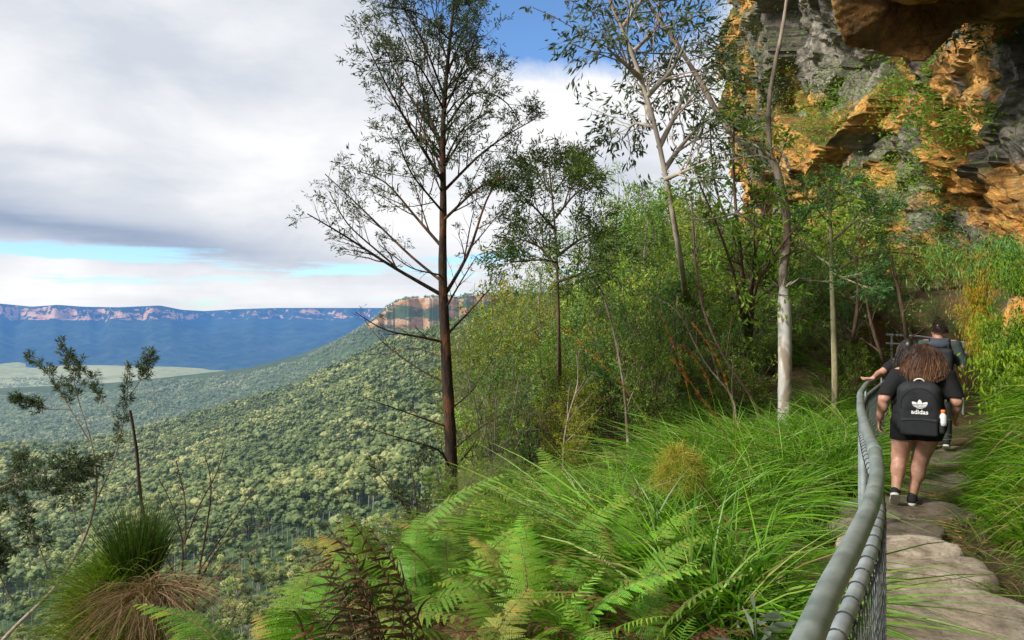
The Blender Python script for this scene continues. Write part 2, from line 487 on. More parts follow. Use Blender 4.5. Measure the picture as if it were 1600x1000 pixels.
# --- valley floor
def floor_fun(PX, R, X, Y):
    p = np.stack([X, Y, X * 0], -1).reshape(-1, 3)
    n = (fbm(p / 420., 5, 11) - .5).reshape(X.shape)
    z = -318 + n * 70 * sstep(900, 2000, R)
    py = HY + 310 / R * F
    clear = sstep(574, 568, py) * sstep(556, 562, py) * sstep(120, 220, PX) * sstep(430, 330, PX)
    n2 = (fbm(p / 300. + 9, 4, 21)).reshape(X.shape)
    pale = sstep(.50, .66, n2) * sstep(900, 1500, R) * sstep(330, 120, PX) * .75
    T = np.stack([R * 0, np.clip(clear + pale, 0, .95), R * 0], -1)
    return z, T
m_floor = landmat('valley floor', (.16, .22, .12), (.50, .50, .30), scale=.02, bump=4., L=4600, col=(.36, .46, .50))
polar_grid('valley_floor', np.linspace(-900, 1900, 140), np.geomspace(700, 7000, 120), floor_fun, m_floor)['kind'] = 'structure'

# --- far plateau with sandstone escarpment
FP_PX = np.array([-900, -60, 0, 50, 90, 130, 185, 250, 285, 320, 370, 430, 600, 800, 1400.])
FP_Y = np.array([470, 472, 474, 479, 476, 479, 480, 477, 484, 486, 483, 481, 481, 482, 482.])
def far_fun(PX, R, X, Y):
    near = sstep(320, 270, PX)
    rc = 6600 - 1000 * near
    fl = (fbm(np.stack([PX.ravel() / 22., PX.ravel() * 0, R.ravel() * 0], -1), 5, 31) - .5).reshape(X.shape)
    rc = rc + fl * 700
    zt = (HY - np.interp(PX, FP_PX, FP_Y)) / F * rc
    zc = (HY - (497 + 6 * fl)) / F * rc
    # base follows the valley edge
    r0 = 4300.
    a = np.clip((R - r0) / (rc - r0), 0, 1)
    gl = (fbm(np.stack([X.ravel() / 420., Y.ravel() / 900., X.ravel() * 0], -1), 4, 33) - .5).reshape(X.shape)
    z = -330 + (zc + 330) * a ** .9 + gl * 620 * a * (1 - a)
    c = np.clip((R - rc) / 90., 0, 1)
    z = z + (zt - zc) * c
    amt = np.interp(PX, [-900, 150, 200, 300, 330, 430, 600, 1400], [.66, .66, .5, .62, .3, .42, .40, .4])
    rock = ((R > rc - 60) & (R < rc + 75)) * amt
    T = np.stack([rock, R * 0, R * 0], -1)
    return z, T
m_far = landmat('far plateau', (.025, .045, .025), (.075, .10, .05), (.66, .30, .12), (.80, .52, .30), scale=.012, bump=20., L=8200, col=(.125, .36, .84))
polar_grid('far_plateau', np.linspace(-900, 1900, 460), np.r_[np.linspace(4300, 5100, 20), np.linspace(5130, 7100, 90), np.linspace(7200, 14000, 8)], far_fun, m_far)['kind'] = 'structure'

# --- gum forest
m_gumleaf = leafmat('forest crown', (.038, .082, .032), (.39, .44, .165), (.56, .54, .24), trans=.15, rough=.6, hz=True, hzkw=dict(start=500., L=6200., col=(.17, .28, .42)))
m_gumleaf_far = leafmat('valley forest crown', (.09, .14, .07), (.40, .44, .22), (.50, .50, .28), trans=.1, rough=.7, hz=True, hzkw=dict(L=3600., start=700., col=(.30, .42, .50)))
def trunk_haze(name, c1, c2):
    m, t = newmat(name)
    n = t.noise(t.objc(), 3., 4, .6)
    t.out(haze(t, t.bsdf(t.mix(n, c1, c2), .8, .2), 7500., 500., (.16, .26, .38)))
    return m
m_gumtrunk = trunk_haze('pale forest trunk', (.32, .30, .25), (.55, .52, .46))

def ico_unit(sub=2):
    import bmesh
    bm = bmesh.new(); bmesh.ops.create_icosphere(bm, subdivisions=sub, radius=1.); bm.verts.index_update()
    v = np.array([x.co[:] for x in bm.verts]); f = np.array([[q.index for q in p.verts] for p in bm.faces]); bm.free(); return v, f
ICO = ico_unit(); ICO1 = ico_unit(1)
def crown_arrays(nc, nq, rg, H=24., size=1.9, cw=4.6, ch=4.2, zc=.74):
    """clumpy crown as loose leaf-spray quads"""
    cen = rg.normal(size=(nc, 3)); cen = nrm(cen) * rg.random((nc, 1)) ** .5
    cen = cen * np.array([cw, cw, ch]) + np.array([0, 0, H * zc])
    cr = rg.uniform(1.2, 2.3, nc) * cw / 4.6
    d = nrm(rg.normal(size=(nc, nq, 3))); d[..., 2] = np.abs(d[..., 2]) * .9 - .25
    pos = cen[:, None] + d * cr[:, None, None] * rg.uniform(.5, 1.05, (nc, nq, 1))
    dr = nrm(d + rg.normal(size=d.shape) * .7)
    up = (pos[..., 2] - H * zc) / ch * .3 + .5 + d[..., 2] * .25  # sun shading painted into the tint: crown tops lighter, lower sprays darker
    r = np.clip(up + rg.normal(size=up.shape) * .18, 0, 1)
    g = np.repeat(rg.random((nc, 1)), nq, 1)
    tint = np.stack([r, g, r * 0], -1)
    return pos.reshape(-1, 3), dr.reshape(-1, 3), tint.reshape(-1, 3), cen

def forest_tree_mesh(k):
    rg = np.random.default_rng(100 + k)
    H = rg.uniform(27, 36); mb = MB()
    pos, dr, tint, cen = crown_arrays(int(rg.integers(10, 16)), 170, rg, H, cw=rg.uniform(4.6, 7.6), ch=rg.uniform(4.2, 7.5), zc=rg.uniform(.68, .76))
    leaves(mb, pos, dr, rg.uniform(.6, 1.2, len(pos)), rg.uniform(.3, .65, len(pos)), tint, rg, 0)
    v0, f0 = ICO
    for c in cen:
        w = v0 * (1 + rg.normal(size=(len(v0), 1)) * .2) * rg.uniform(1.0, 1.7)
        mb.add(c + w, f0, np.stack([np.clip(.15 + .2 * v0[:, 2], 0, 1), np.full(len(v0), .1), v0[:, 0] * 0], -1), 0)  # inner heads coloured dark as painted crown shade, a little lighter on top
    top = np.array([rg.normal() * 1.2, rg.normal() * 1.2, H * .82])
    tr = resample(np.array([[0, 0, -4], [rg.normal() * .3, rg.normal() * .3, H * .35], top]), 7)
    tubes(mb, tr, np.linspace(.36, .12, 7), 5, mat=1)
    for c in cen[:8]:
        b = tr[rg.integers(3, 6)]
        tubes(mb, np.array([b, (b + c) / 2 + np.array([0, 0, -.6]), c]), np.array([.14, .10, .05]), 4, mat=1)
    return mb.mesh('forest_tree', [m_gumleaf, m_gumtrunk], False)

def terrain_scatter(n, pxr, rr, rg, pw=1.):
    u = rg.random(n); r = np.sqrt(rr[0] ** 2 + (rr[1] ** 2 - rr[0] ** 2) * u)
    px = rg.uniform(*pxr, n)
    x = (px - CX) / F * r
    return px, r, x
protos = [forest_tree_mesh(k) for k in range(7)]
rg = np.random.default_rng(55)
# the nearest ones: each a tree of its own
px, r, x = terrain_scatter(2600, (-40, 720), (395, 800), rg)
z = spur_zn(px[None], r[None], x[None], r[None])[0]
keep = []
pts2 = np.stack([x, r], 1)
for i in range(len(px)):
    if len(keep) and np.min(((pts2[keep] - pts2[i]) ** 2).sum(1)) < 9.5 ** 2: continue
    keep.append(i)
keep = sorted(keep, key=lambda i: r[i])
vis = [i for i in keep if HY - (z[i] + 34) / r[i] * F < 1030]
near_t, rest_t = vis[:290], vis[290:]
for j, i in enumerate(near_t):
    o = link('forest_tree', protos[j % 7])
    o.location = (x[i], r[i], z[i]); o.rotation_euler = (0, 0, rg.uniform(0, 6.28)); s = rg.uniform(.8, 1.2); o.scale = (s, s, s * rg.uniform(.9, 1.12))
    tag(o, 'grey green gum tree with pale trunk in the forest below the wooded slope', 'tree', 'gum trees at the foot of the wooded valley slope')
# the rest reads as one mass
def forest_mass(name, X, Y, Z, rg, nc, nq, q, label, trunks=True, hs=1., mat=None, ico=None):
    """crowns as bunches of lumpy foliage heads with loose sprays breaking their outline, over pale trunks"""
    mb = MB(); n = len(X)
    H = rg.uniform(22, 38, n) * hs; cw = rg.uniform(2.4, 6.2, n) * hs * np.exp(rg.normal(size=n) * .30 - .05); ch = rg.uniform(2.2, 5.5, n) * hs
    tone = np.clip(rg.random(n) * 1.0 + (fbm(np.stack([X, Y, X * 0], -1) / 70., 3, 88) - .5) * 1.7 - .02, 0, 1) * np.where(rg.random(n) < .22, .35, 1.)
    hz_ = .74 if trunks else .12
    cen = nrm(rg.normal(size=(n, nc, 3))) * rg.random((n, nc, 1)) ** .4 * np.stack([cw, cw, ch], -1)[:, None]
    cen = cen + np.stack([X, Y, Z + H * hz_], -1)[:, None]
    cr = rg.uniform(.35, .68, (n, nc)) * cw[:, None]
    v0, f0 = ico or ICO; nv = len(v0)
    w = v0[None, None] * (1 + rg.normal(size=(n, nc, nv, 1)) * .17)
    v = cen[:, :, None] + w * cr[..., None, None] * np.array([1, 1, .8])
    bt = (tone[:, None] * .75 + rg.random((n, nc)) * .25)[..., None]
    r_ = np.clip(bt * .75 + .10 + v0[None, None, :, 2] * .26 + rg.normal(size=(n, nc, nv)) * .10, 0, 1)  # painted light from above: foliage heads paler on top, darker below
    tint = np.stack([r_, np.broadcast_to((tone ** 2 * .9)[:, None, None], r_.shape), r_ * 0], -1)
    f = (f0[None] + (np.arange(n * nc) * nv)[:, None, None]).reshape(-1, 3)
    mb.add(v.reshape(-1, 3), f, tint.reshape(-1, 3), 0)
    if nq:
        d = nrm(rg.normal(size=(n, nc, nq, 3))); pos = cen[:, :, None] + d * cr[..., None, None] * rg.uniform(.85, 1.2, (n, nc, nq, 1))
        rr_ = np.clip(bt * .8 + .2 + d[..., 2] * .2, 0, 1)  # loose sprays carry the same painted top light
        tint = np.stack([rr_, np.broadcast_to((tone ** 2 * .9)[:, None, None], rr_.shape), rr_ * 0], -1)
        leaves(mb, pos.reshape(-1, 3), nrm(d + rg.normal(size=d.shape) * .6).reshape(-1, 3), rg.uniform(q * .7, q * 1.3, pos.shape[:3]).ravel(), rg.uniform(q * .4, q * .8, pos.shape[:3]).ravel(), tint.reshape(-1, 3), rg, 0)
    if trunks:
        b = np.stack([X, Y, Z - 3], -1); tp = np.stack([X + rg.normal(size=n), Y + rg.normal(size=n), Z + H * .8], -1)
        tubes(mb, np.stack([b, (b + tp) / 2, tp], 1), np.stack([rg.uniform(.1, .34, n), rg.uniform(.1, .24, n), np.full(n, .1)], 1), 4, mat=1)
    o = mb.obj(name, [mat or m_gumleaf, m_gumtrunk], smooth=False)
    return tag(o, label, 'forest', None, 'stuff')
px2, r2, x2 = terrain_scatter(5200, (-80, 800), (740, 1120), rg)
z2 = spur_zn(px2[None], r2[None], x2[None], r2[None])[0]
rs = np.array(rest_t, int)
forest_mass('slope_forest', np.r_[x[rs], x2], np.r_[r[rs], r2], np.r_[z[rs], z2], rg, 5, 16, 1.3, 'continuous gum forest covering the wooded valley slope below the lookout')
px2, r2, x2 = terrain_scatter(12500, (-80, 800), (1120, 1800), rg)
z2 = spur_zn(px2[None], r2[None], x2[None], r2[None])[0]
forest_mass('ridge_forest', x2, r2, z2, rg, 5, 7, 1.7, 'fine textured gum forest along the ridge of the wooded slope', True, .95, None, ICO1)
# headland slope + valley floor woodland, coarser
px3, r3, x3 = terrain_scatter(11500, (-200, 900), (1800, 2420), rg)
z3, T3 = head_fun(px3[None], r3[None], x3[None], r3[None]); k3 = T3[0, :, 0] < .2
forest_mass('headland_forest', x3[k3], r3[k3], z3[0][k3], rg, 3, 5, 2.3, 'distant forest on the slope below the orange headland cliffs', False, 1.0, m_gumleaf_far, ICO1)
px4, r4, x4 = terrain_scatter(9000, (-160, 640), (1150, 3600), rg)
z4, T4 = floor_fun(px4[None], r4[None], x4[None], r4[None]); k4 = T4[0, :, 1] < .4
forest_mass('valley_forest', x4[k4], r4[k4], z4[0][k4], rg, 3, 4, 2.6, 'hazy pale forest spread along the valley floor', False, 1.1, m_gumleaf_far, ICO1)
# ================================================================== the ground by the track
TY = np.array([-3, 0, 2, 3.5, 4.6, 6.3, 7.7, 9, 10.5, 13, 16, 20, 30.])
TX = np.array([-.4, .75, 1.45, 2.12, 2.6, 3.35, 4.15, 4.95, 5.9, 7.6, 9.3, 11, 13.])
TZ = np.array([-1.5, -1.52, -1.58, -1.62, -1.66, -1.86, -2.0, -2.0, -1.95, -1.6, -1.2, -.6, .2])
def gz(x, y):
    x = np.asarray(x, float); y = np.asarray(y, float)
    tx, tz = np.interp(y, TY, TX), np.interp(y, TY, TZ)
    s = (x - tx) * .88
    n = fbm(np.stack([x, y, x * 0], -1).reshape(-1, 3) * .9, 4, 61).reshape(x.shape) - .5
    left = np.maximum(-s - .7, 0)
    z = tz - .10 * left - .09 * np.maximum(left - 2.5, 0) ** 1.5 * sstep(5, 8, y)
    z = z - .06 * (1 - sstep(.55, .8, np.abs(s + .1))) + sstep(.5, 1.9, s) * 1.9 + np.clip(s - 1.2, 0, 6) * .55
    # hillside beyond the bend of the track
    zh = -.5 + .7 * (x - 5) 
    zh = np.where(x > 5.5, -.15 + .12 * (x - 5.5), zh) + .03 * (y - 17)
    far = sstep(11.5, 15.5, y) * (1 - sstep(-1.6, -.5, s) * (1 - sstep(15, 19, y)))
    z = z * (1 - far) + zh * far
    # brink of the drop
    xe = np.interp(y, [-3, 0, 3, 4.6, 6, 8, 12, 16, 22, 32, 45], [-1.6, -1.45, -1.15, -.62, -.05, .0, -1.3, -1.4, -1.6, -1., 1.]) + (fbm(np.stack([x * 0, y * 1.3, x * 0], -1).reshape(-1, 3), 3, 62).reshape(x.shape) - .5) * .5
    dr = np.maximum(xe - x, 0)
    z = z - np.where(dr < .4, 2.4 * dr ** 2 / .8, .48 + 2.4 * (dr - .4)) - np.maximum(dr - 2, 0) * .6
    mound = np.exp(-(((x + 2.35) / .62) ** 2 + ((y - 4.5) / .8) ** 2))
    z = z * (1 - mound) + (-1.52) * mound
    return z + n * .22 * np.clip(np.abs(s) - .3, 0, 1)
def g1(x, y): return float(gz(np.array([x]), np.array([y]))[0])

gx = np.r_[np.linspace(-60, -6.2, 60), np.linspace(-6, 10, 190), np.linspace(10.2, 34, 50)]
gy = np.r_[np.linspace(-6, -.2, 20), np.linspace(0, 14, 170), np.linspace(14.2, 70, 120)]
GX, GY = np.meshgrid(gx, gy)
GZ = gz(GX, GY)
def groundmat():
    m, t = newmat('leaf litter soil')
    p = t.pos()
    n1 = t.noise(p, 1.3, 6, .6); n2 = t.noise(p, 14., 5, .7); v = t.node('ShaderNodeTexVoronoi'); t.set(v, 0, p); v.inputs['Scale'].default_value = 38.
    c = t.mix(t.ramp(n2, [(.3, 0.), (.7, 1.)]), (.045, .03, .018), (.16, .105, .06))
    c = t.mix(t.ramp(v.outputs['Distance'], [(.0, .6), (.35, 0.)]), c, (.24, .17, .10))
    c = t.mix(t.ramp(n1, [(.48, 0.), (.66, .9)]), c, (.035, .06, .015))
    t.out(t.bsdf(c, .95, .1, t.bump(n2, .8, .04)))
    return m
mg = MB(); i = np.arange(GX.size).reshape(GX.shape)
mg.add(np.stack([GX, GY, GZ], -1), np.stack([i[:-1, :-1], i[:-1, 1:], i[1:, 1:], i[1:, :-1]], -1).reshape(-1, 4))
mg.obj('hillside_ground', groundmat())['kind'] = 'structure'

# the trodden track: a sheet a little above the soil
def pathmat():
    m, t = newmat('trodden earth')
    p = t.pos()
    n1 = t.noise(p, 3., 6, .65); n2 = t.noise(p, 40., 4, .7)
    c = t.ramp(n1, [(.3, (.018, .013, .009)), (.5, (.055, .040, .026)), (.72, (.12, .09, .06))])
    c = t.mix(t.rng(n2, .35, .7, 0., .4), c, (.09, .065, .04))
    t.out(t.bsdf(c, .92, .15, t.bump(n2, .7, .012)))
    return m
py_ = np.linspace(.4, 16, 260); ps = np.linspace(-1.0, .75, 24)
PY2, PS2 = np.meshgrid(py_, ps, indexing='ij')
PX2 = np.interp(PY2, TY, TX) + PS2 * 1.0
PZ2 = gz(PX2, PY2) + .012 + (fbm(np.stack([PX2, PY2, PX2 * 0], -1).reshape(-1, 3) * 5, 4, 71).reshape(PX2.shape) - .5) * .05
PZ2[:, 0] -= .1; PZ2[:, -1] -= .15; PZ2 -= .045
mp = MB(); i = np.arange(PX2.size).reshape(PX2.shape)
mp.add(np.stack([PX2, PY2, PZ2], -1), np.stack([i[:-1, :-1], i[:-1, 1:], i[1:, 1:], i[1:, :-1]], -1).reshape(-1, 4)[:, ::-1])
mp.obj('walking_path', pathmat())['kind'] = 'structure'

def stonemat(nm, k):
    m, t = newmat(nm)
    p = t.pos()
    n1 = t.noise(p, 2.2, 6, .65, .6); n2 = t.noise(p, 26., 6, .7); n3 = t.noise(t.mapping(p, (1, 1, 8)), 3., 4, .6)
    c = t.ramp(n1, [(.30, (.16, .125, .09)), (.46, (.40, .32, .235)), (.60, (.54, .46, .36)), (.8, (.36, .31, .25))])
    c = t.mix(t.ramp(n2, [(.28, .75), (.5, 0.)]), c, (.08, .065, .05))
    c = t.mix(t.ramp(n3, [(.60, 0.), (.70, .7)]), c, (.12, .10, .075))
    c = t.mix(1., c, (k, k, k), blend='MULTIPLY')
    t.out(t.bsdf(c, .9, .2, t.bump(t.math('ADD', n2, n1), .8, .02)))
    return m
m_stone = stonemat('worn sandstone', 1.02); m_stone_d = stonemat('darker sandstone', .45)  # second one is the same stone with its colour scaled down
def slab(cx, cy, a, b, ztop, th, rot, seed, darker=False):
    """irregular flat stone: rings from the middle outwards, then down the worn edge"""
    rg = np.random.default_rng(seed); n = 72
    th_ = np.linspace(0, 2 * np.pi, n, endpoint=False)
    rad = 1 / (np.abs(np.cos(th_)) ** 4 + np.abs(np.sin(th_)) ** 4) ** .25
    rad = rad * (1 + .20 * (fbm(np.stack([np.cos(th_) * 1.6, np.sin(th_) * 1.6, th_ * 0 + seed], -1), 4, seed) - .5) * 2)
    V = []
    rr = [0.02, .25, .45, .62, .76, .87, .94, .98, 1.0, 1.01, 1.03]
    zz = [0, 0, 0, 0, 0, 0, -.006, -.018, -.045, -.6 * th, -th]
    for r, zo in zip(rr, zz):
        x = np.cos(th_) * rad * r * a; y = np.sin(th_) * rad * r * b
        X = cx + x * math.cos(rot) - y * math.sin(rot); Y = cy + x * math.sin(rot) + y * math.cos(rot)
        nz = fbm(np.stack([X, Y, X * 0], -1) * 4.5, 5, seed + 3) - .5
        V.append(np.stack([X - cx, Y - cy, ztop + zo + nz * .075 + (X - cx) * .02], -1))
    V = np.array(V); k = len(rr); i = np.arange(k * n).reshape(k, n); j = np.roll(i, -1, 1)
    mb = MB(); v = V.reshape(-1, 3); v[:, 2] -= ztop
    mb.add(v, np.stack([i[:-1], j[:-1], j[1:], i[1:]], -1).reshape(-1, 4))
    mb.add(V[0], np.arange(n)[None])
    o = mb.obj('stone_step', m_stone_d if darker else m_stone); o.location = (cx, cy, ztop)
    return o
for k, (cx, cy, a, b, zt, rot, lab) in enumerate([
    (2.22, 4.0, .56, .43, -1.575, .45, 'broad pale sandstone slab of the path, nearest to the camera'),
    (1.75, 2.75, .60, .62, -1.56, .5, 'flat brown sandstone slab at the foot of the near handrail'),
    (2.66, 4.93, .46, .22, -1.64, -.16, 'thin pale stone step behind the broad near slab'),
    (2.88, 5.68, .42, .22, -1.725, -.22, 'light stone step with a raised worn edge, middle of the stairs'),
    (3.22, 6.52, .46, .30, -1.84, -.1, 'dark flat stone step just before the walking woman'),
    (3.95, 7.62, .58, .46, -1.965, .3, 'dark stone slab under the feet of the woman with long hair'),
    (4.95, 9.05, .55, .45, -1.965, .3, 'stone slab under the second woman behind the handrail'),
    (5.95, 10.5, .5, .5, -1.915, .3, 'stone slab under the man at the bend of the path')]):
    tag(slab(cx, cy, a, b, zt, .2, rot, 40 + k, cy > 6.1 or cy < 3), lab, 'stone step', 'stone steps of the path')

# ------------------------------------------------------------------ cliff
def cliffmat():
    m, t = newmat('weathered sandstone cliff')
    s = t.node('ShaderNodeSeparateColor'); t.set(s, 0, t.tint())
    p = t.pos(); nz = t.sep(t.node('ShaderNodeNewGeometry').outputs['Normal'])[2]
    n1 = t.noise(p, .35, 6, .6, .4); n2 = t.noise(p, 2.6, 7, .68, .3); n3 = t.noise(t.mapping(p, (1, 1, .22)), 1.6, 6, .7, .8)
    n4 = t.noise(p, 16., 5, .7)
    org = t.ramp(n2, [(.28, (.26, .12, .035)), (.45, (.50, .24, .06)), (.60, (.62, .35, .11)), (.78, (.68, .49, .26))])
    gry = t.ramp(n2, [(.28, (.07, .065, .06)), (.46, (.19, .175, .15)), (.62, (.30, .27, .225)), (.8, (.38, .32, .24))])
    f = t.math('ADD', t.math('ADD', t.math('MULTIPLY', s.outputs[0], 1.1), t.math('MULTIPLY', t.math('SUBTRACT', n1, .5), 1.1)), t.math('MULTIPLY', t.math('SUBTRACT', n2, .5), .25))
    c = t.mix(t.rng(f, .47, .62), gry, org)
    bed = t.noise(t.mapping(p, (.3, .3, 1.7), (.05, .08, 0)), 1., 4, .55, .5)
    c = t.mix(t.ramp(bed, [(.47, 0.), (.495, .5), (.505, .5), (.53, 0.)]), c, (.035, .03, .025))
    c = t.mix(t.ramp(n3, [(.53, 0.), (.68, .55)]), c, (.05, .045, .04))                         # dark seepage streaks
    c = t.mix(t.rng(s.outputs[1], .08, .0, 0., .7), c, (.02, .018, .016))                        # cracks
    c = t.mix(t.rng(nz, -.45, -.95, 0., .25), c, (.20, .14, .05))                                # olive-brown tint on faces pointing down
    ms = t.math('ADD', t.math('MULTIPLY', nz, .9), t.math('ADD', t.math('MULTIPLY', t.math('SUBTRACT', n2, .5), 1.6), s.outputs[2]))
    c = t.mix(t.rng(ms, .45, .75, 0., .9), c, t.mix(n4, (.03, .05, .012), (.10, .14, .03)))    # moss on ledges
    c = t.mix(1., c, (1.3, 1.28, 1.25), blend='MULTIPLY')
    h = t.math('ADD', n2, t.math('MULTIPLY', n4, .35))
    t.out(t.bsdf(c, .9, .2, t.bump(h, .9, .16)))
    return m
m_cliff = cliffmat()
def blocky(p, amp, seed):
    """angular, bedded displacement along with block id and crack distance"""
    q = p * np.array([.27, .27, .36]); q = q + (fbm(p * .35, 3, seed + 9)[:, None] - .5) * .7
    f1, f2, c, cc = worley(q, seed)
    d = (c[:, 0] - .5) * 1.9 + ((q - cc) * (c - .5)).sum(1) * 2.0
    crack = f2 - f1
    q2 = p * np.array([.75, .75, 1.05]) + (fbm(p * 1.1, 3, seed + 3)[:, None] - .5) * .7
    g1_, g2_, c2, cc2 = worley(q2, seed + 20)
    d = d + (c2[:, 0] - .5) * .5 + ((q2 - cc2) * (c2 - .5)).sum(1) * .6
    q3 = p * np.array([2.1, 2.1, 2.8])
    h1, h2, c3, cc3 = worley(q3, seed + 40)
    d = d + (c3[:, 0] - .5) * .10 + ((q3 - cc3) * (c3 - .5)).sum(1) * .2
    d = d + (fbm(p * 1.2, 5, seed + 60) - .5) * .32
    return d * amp, c[:, 1] * .62 + c2[:, 1] * .38, np.minimum(crack * 1.5, (g2_ - g1_) * 1.2)
cb = np.array([[3.6, -6], [5.2, -1], [6.4, 3], [7.7, 7.5], [9.9, 12], [12.3, 18], [14.4, 24], [14.2, 30], [14.6, 36], [17, 46], [21, 60], [26, 78]])
cpl = resample(cb, 760)
ct = nrm(np.gradient(cpl, axis=0)); cn = np.stack([-ct[:, 1], ct[:, 0]], -1)
for _ in range(60): cn[1:-1] = nrm(.25 * cn[:-2] + .5 * cn[1:-1] + .25 * cn[2:])
cz = np.linspace(-3.5, 25, 300)
U, ZZ = np.meshgrid(np.arange(760), cz)
un = fbm(np.stack([np.arange(760) / 60., np.zeros(760), np.zeros(760)], -1), 3, 77)
off = -.5 + 1.0 * sstep(.2, 3, ZZ - 1.2 * un[U]) + .9 * sstep(4, 9, ZZ) + .9 * sstep(9, 15, ZZ) + .8 * sstep(15, 22, ZZ)
base = np.stack([cpl[U][..., 0], cpl[U][..., 1], ZZ], -1).reshape(-1, 3)
dsp, idc, crk = blocky(base, 1.0, 301)
fade = sstep(-8, 4, base[:, 1]) * .6 + .4
o_ = off.ravel() + dsp * fade
for (c, r, dep) in [(P(1290, 105, 29), 2.6, -2.2), (P(1400, 290, 25), 1.8, -1.3), (P(1500, 330, 20), 1.3, -1.), (P(1440, 500, 22), 3., -1.8), (P(1250, 300, 31), 2.5, 1.2), (P(1540, 260, 17), 1.6, 1.0)]:
    o_ = o_ + dep * np.exp(-(((base - c) / np.array([r * 1.3, r * 1.6, r])) ** 2).sum(1))
cv_ = base.copy(); cv_[:, :2] += cn[U].reshape(-1, 2) * o_[:, None]
mossb = np.clip((fbm(base * .22, 4, 91) - .5) * 1.6, -.5, .6) + .35 * sstep(10, 18, ZZ.ravel()) * sstep(26, 34, base[:, 1])
cliff = thing('sandstone_cliff', 'tall orange and grey sandstone cliff overhanging the path on the right', 'cliff', (9.9, 12, -2))
def cpart(name, v, f, tint):
    mb = MB(); mb.add(v - np.array(cliff.location), f, tint); return mb.obj(name, m_cliff, cliff, smooth=name == 'overhang')
i = np.arange(760 * 300).reshape(300, 760)
cf = np.stack([i[:-1, :-1], i[1:, :-1], i[1:, 1:], i[:-1, 1:]], -1).reshape(-1, 4)
from mathutils.bvhtree import BVHTree
cliff_bvh = BVHTree.FromPolygons([Vector(v) for v in cv_], [tuple(int(a) for a in q) for q in cf])
def on_cliff(px, py):
    d = Vector(P(px, py, 1.)).normalized()
    h = cliff_bvh.ray_cast(Vector((0, 0, 0)), d)
    return (np.array(h[0]), np.array(h[1])) if h[0] is not None else (None, None)
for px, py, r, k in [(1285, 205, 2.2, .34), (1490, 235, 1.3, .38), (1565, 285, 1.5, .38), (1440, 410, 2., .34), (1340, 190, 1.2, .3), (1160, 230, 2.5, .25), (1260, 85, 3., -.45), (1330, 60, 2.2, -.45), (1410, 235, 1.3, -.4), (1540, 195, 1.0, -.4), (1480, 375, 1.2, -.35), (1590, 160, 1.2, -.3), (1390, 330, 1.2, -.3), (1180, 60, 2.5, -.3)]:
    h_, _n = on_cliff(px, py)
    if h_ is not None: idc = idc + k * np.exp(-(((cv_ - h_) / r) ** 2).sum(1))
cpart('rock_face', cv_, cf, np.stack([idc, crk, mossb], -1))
# the great roof block hanging over the track
import openvdb
oc = np.array([9.5, 12.3, 7.45]); oh = np.array([2.75, 3.6, 1.72]); hg = .07
lo_ = oc - oh - .9; no = ((2 * oh + 1.8) / hg).astype(int) + 1
XX = np.meshgrid(*[lo_[k] + hg * np.arange(no[k]) for k in range(3)], indexing='ij')
pp = np.stack(XX, -1).reshape(-1, 3)
qq = pp - oc; qq[:, 2] = qq[:, 2] - .10 * qq[:, 0]
rd = 1.15; e_ = np.abs(qq) - (oh - rd); dd_ = np.linalg.norm(np.maximum(e_, 0), axis=1) + np.minimum(e_.max(1), 0) - rd
nearm = np.abs(dd_) < .9; bk = np.zeros(len(pp)); idb = np.full(len(pp), .5); ckb = np.full(len(pp), .5)
b_, i_, c_ = blocky(pp[nearm] + 40, .34, 411); bk[nearm] = b_
sdo = (dd_ - bk).reshape(no)
g_ = openvdb.FloatGrid(); g_.background = .9; g_.copyFromArray(np.ascontiguousarray(np.clip(sdo, -.9, .9), dtype=np.float32))
ov, oq = g_.convertToQuads(0.0); ov = np.array(ov, float) * hg + lo_
b_, id2, ck2 = blocky(ov + 40, .34, 411)
ovt = np.stack([np.clip(.80 + id2 * .3, 0, 1.1), ck2, np.full(len(id2), -.05)], -1)
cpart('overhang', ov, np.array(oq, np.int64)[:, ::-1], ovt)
# ------------------------------------------------------------------ handrail fence
def pipemat(name, c1, c2, rough=.42, metal=.55):
    m, t = newmat(name)
    o = t.objc(); n = t.noise(o, 9., 6, .65); n2 = t.noise(o, 70., 3, .6)
    c = t.mix(t.ramp(n, [(.35, 0.), (.68, 1.)]), c1, c2)
    c = t.mix(t.rng(n2, .58, .75, 0., .5), c, (.30, .30, .28))
    t.out(t.bsdf(c, t.rng(n, .3, .7, rough - .1, rough + .15), .5, t.bump(n2, .15, .003), metal))
    return m
m_rail = pipemat('weathered galvanised pipe', (.26, .32, .295), (.43, .48, .45))
m_pipe = pipemat('galvanised pipe', (.36, .42, .43), (.54, .59, .60))
m_wire = pipemat('dark chain mesh wire', (.09, .10, .10), (.20, .22, .21), .5, .6)
m_tie = pipemat('black tie wire', (.012, .012, .012), (.03, .03, .03), .6, .2)
railp = np.array([[.10, .55, -.56], [.34, 1.02, -.575]] + [list(P(*a)) for a in [(1262, 1000, 1.38), (1296, 920, 1.66), (1330, 857, 1.96), (1362, 788, 2.40), (1372, 742, 2.85), (1368, 707, 3.30), (1354, 673, 3.95), (1345, 641, 5.1), (1344, 615, 7.2), (1353, 601, 8.8), (1382, 581, 11.0)]])
rail = resample(railp, 150)
fence = thing('safety_fence', 'grey pipe handrail with chain mesh along the left edge of the path', 'fence', tuple(rail[60] * [1, 1, 0] + [0, 0, -1.7]))
fo = np.array(fence.location)
rail_t = nrm(np.gradient(rail, axis=0)); rside = nrm(np.cross(rail_t, np.array([0, 0, 1.])))
mb = MB(); tubes(mb, rail - fo, np.full(150, .0275), 20, cap=True)
for k in (41, 88):      # welded sleeve joints
    q = rail[k - 1:k + 2]; tubes(mb, resample(q, 5) - fo, np.full(5, .0300), 20, cap=True)
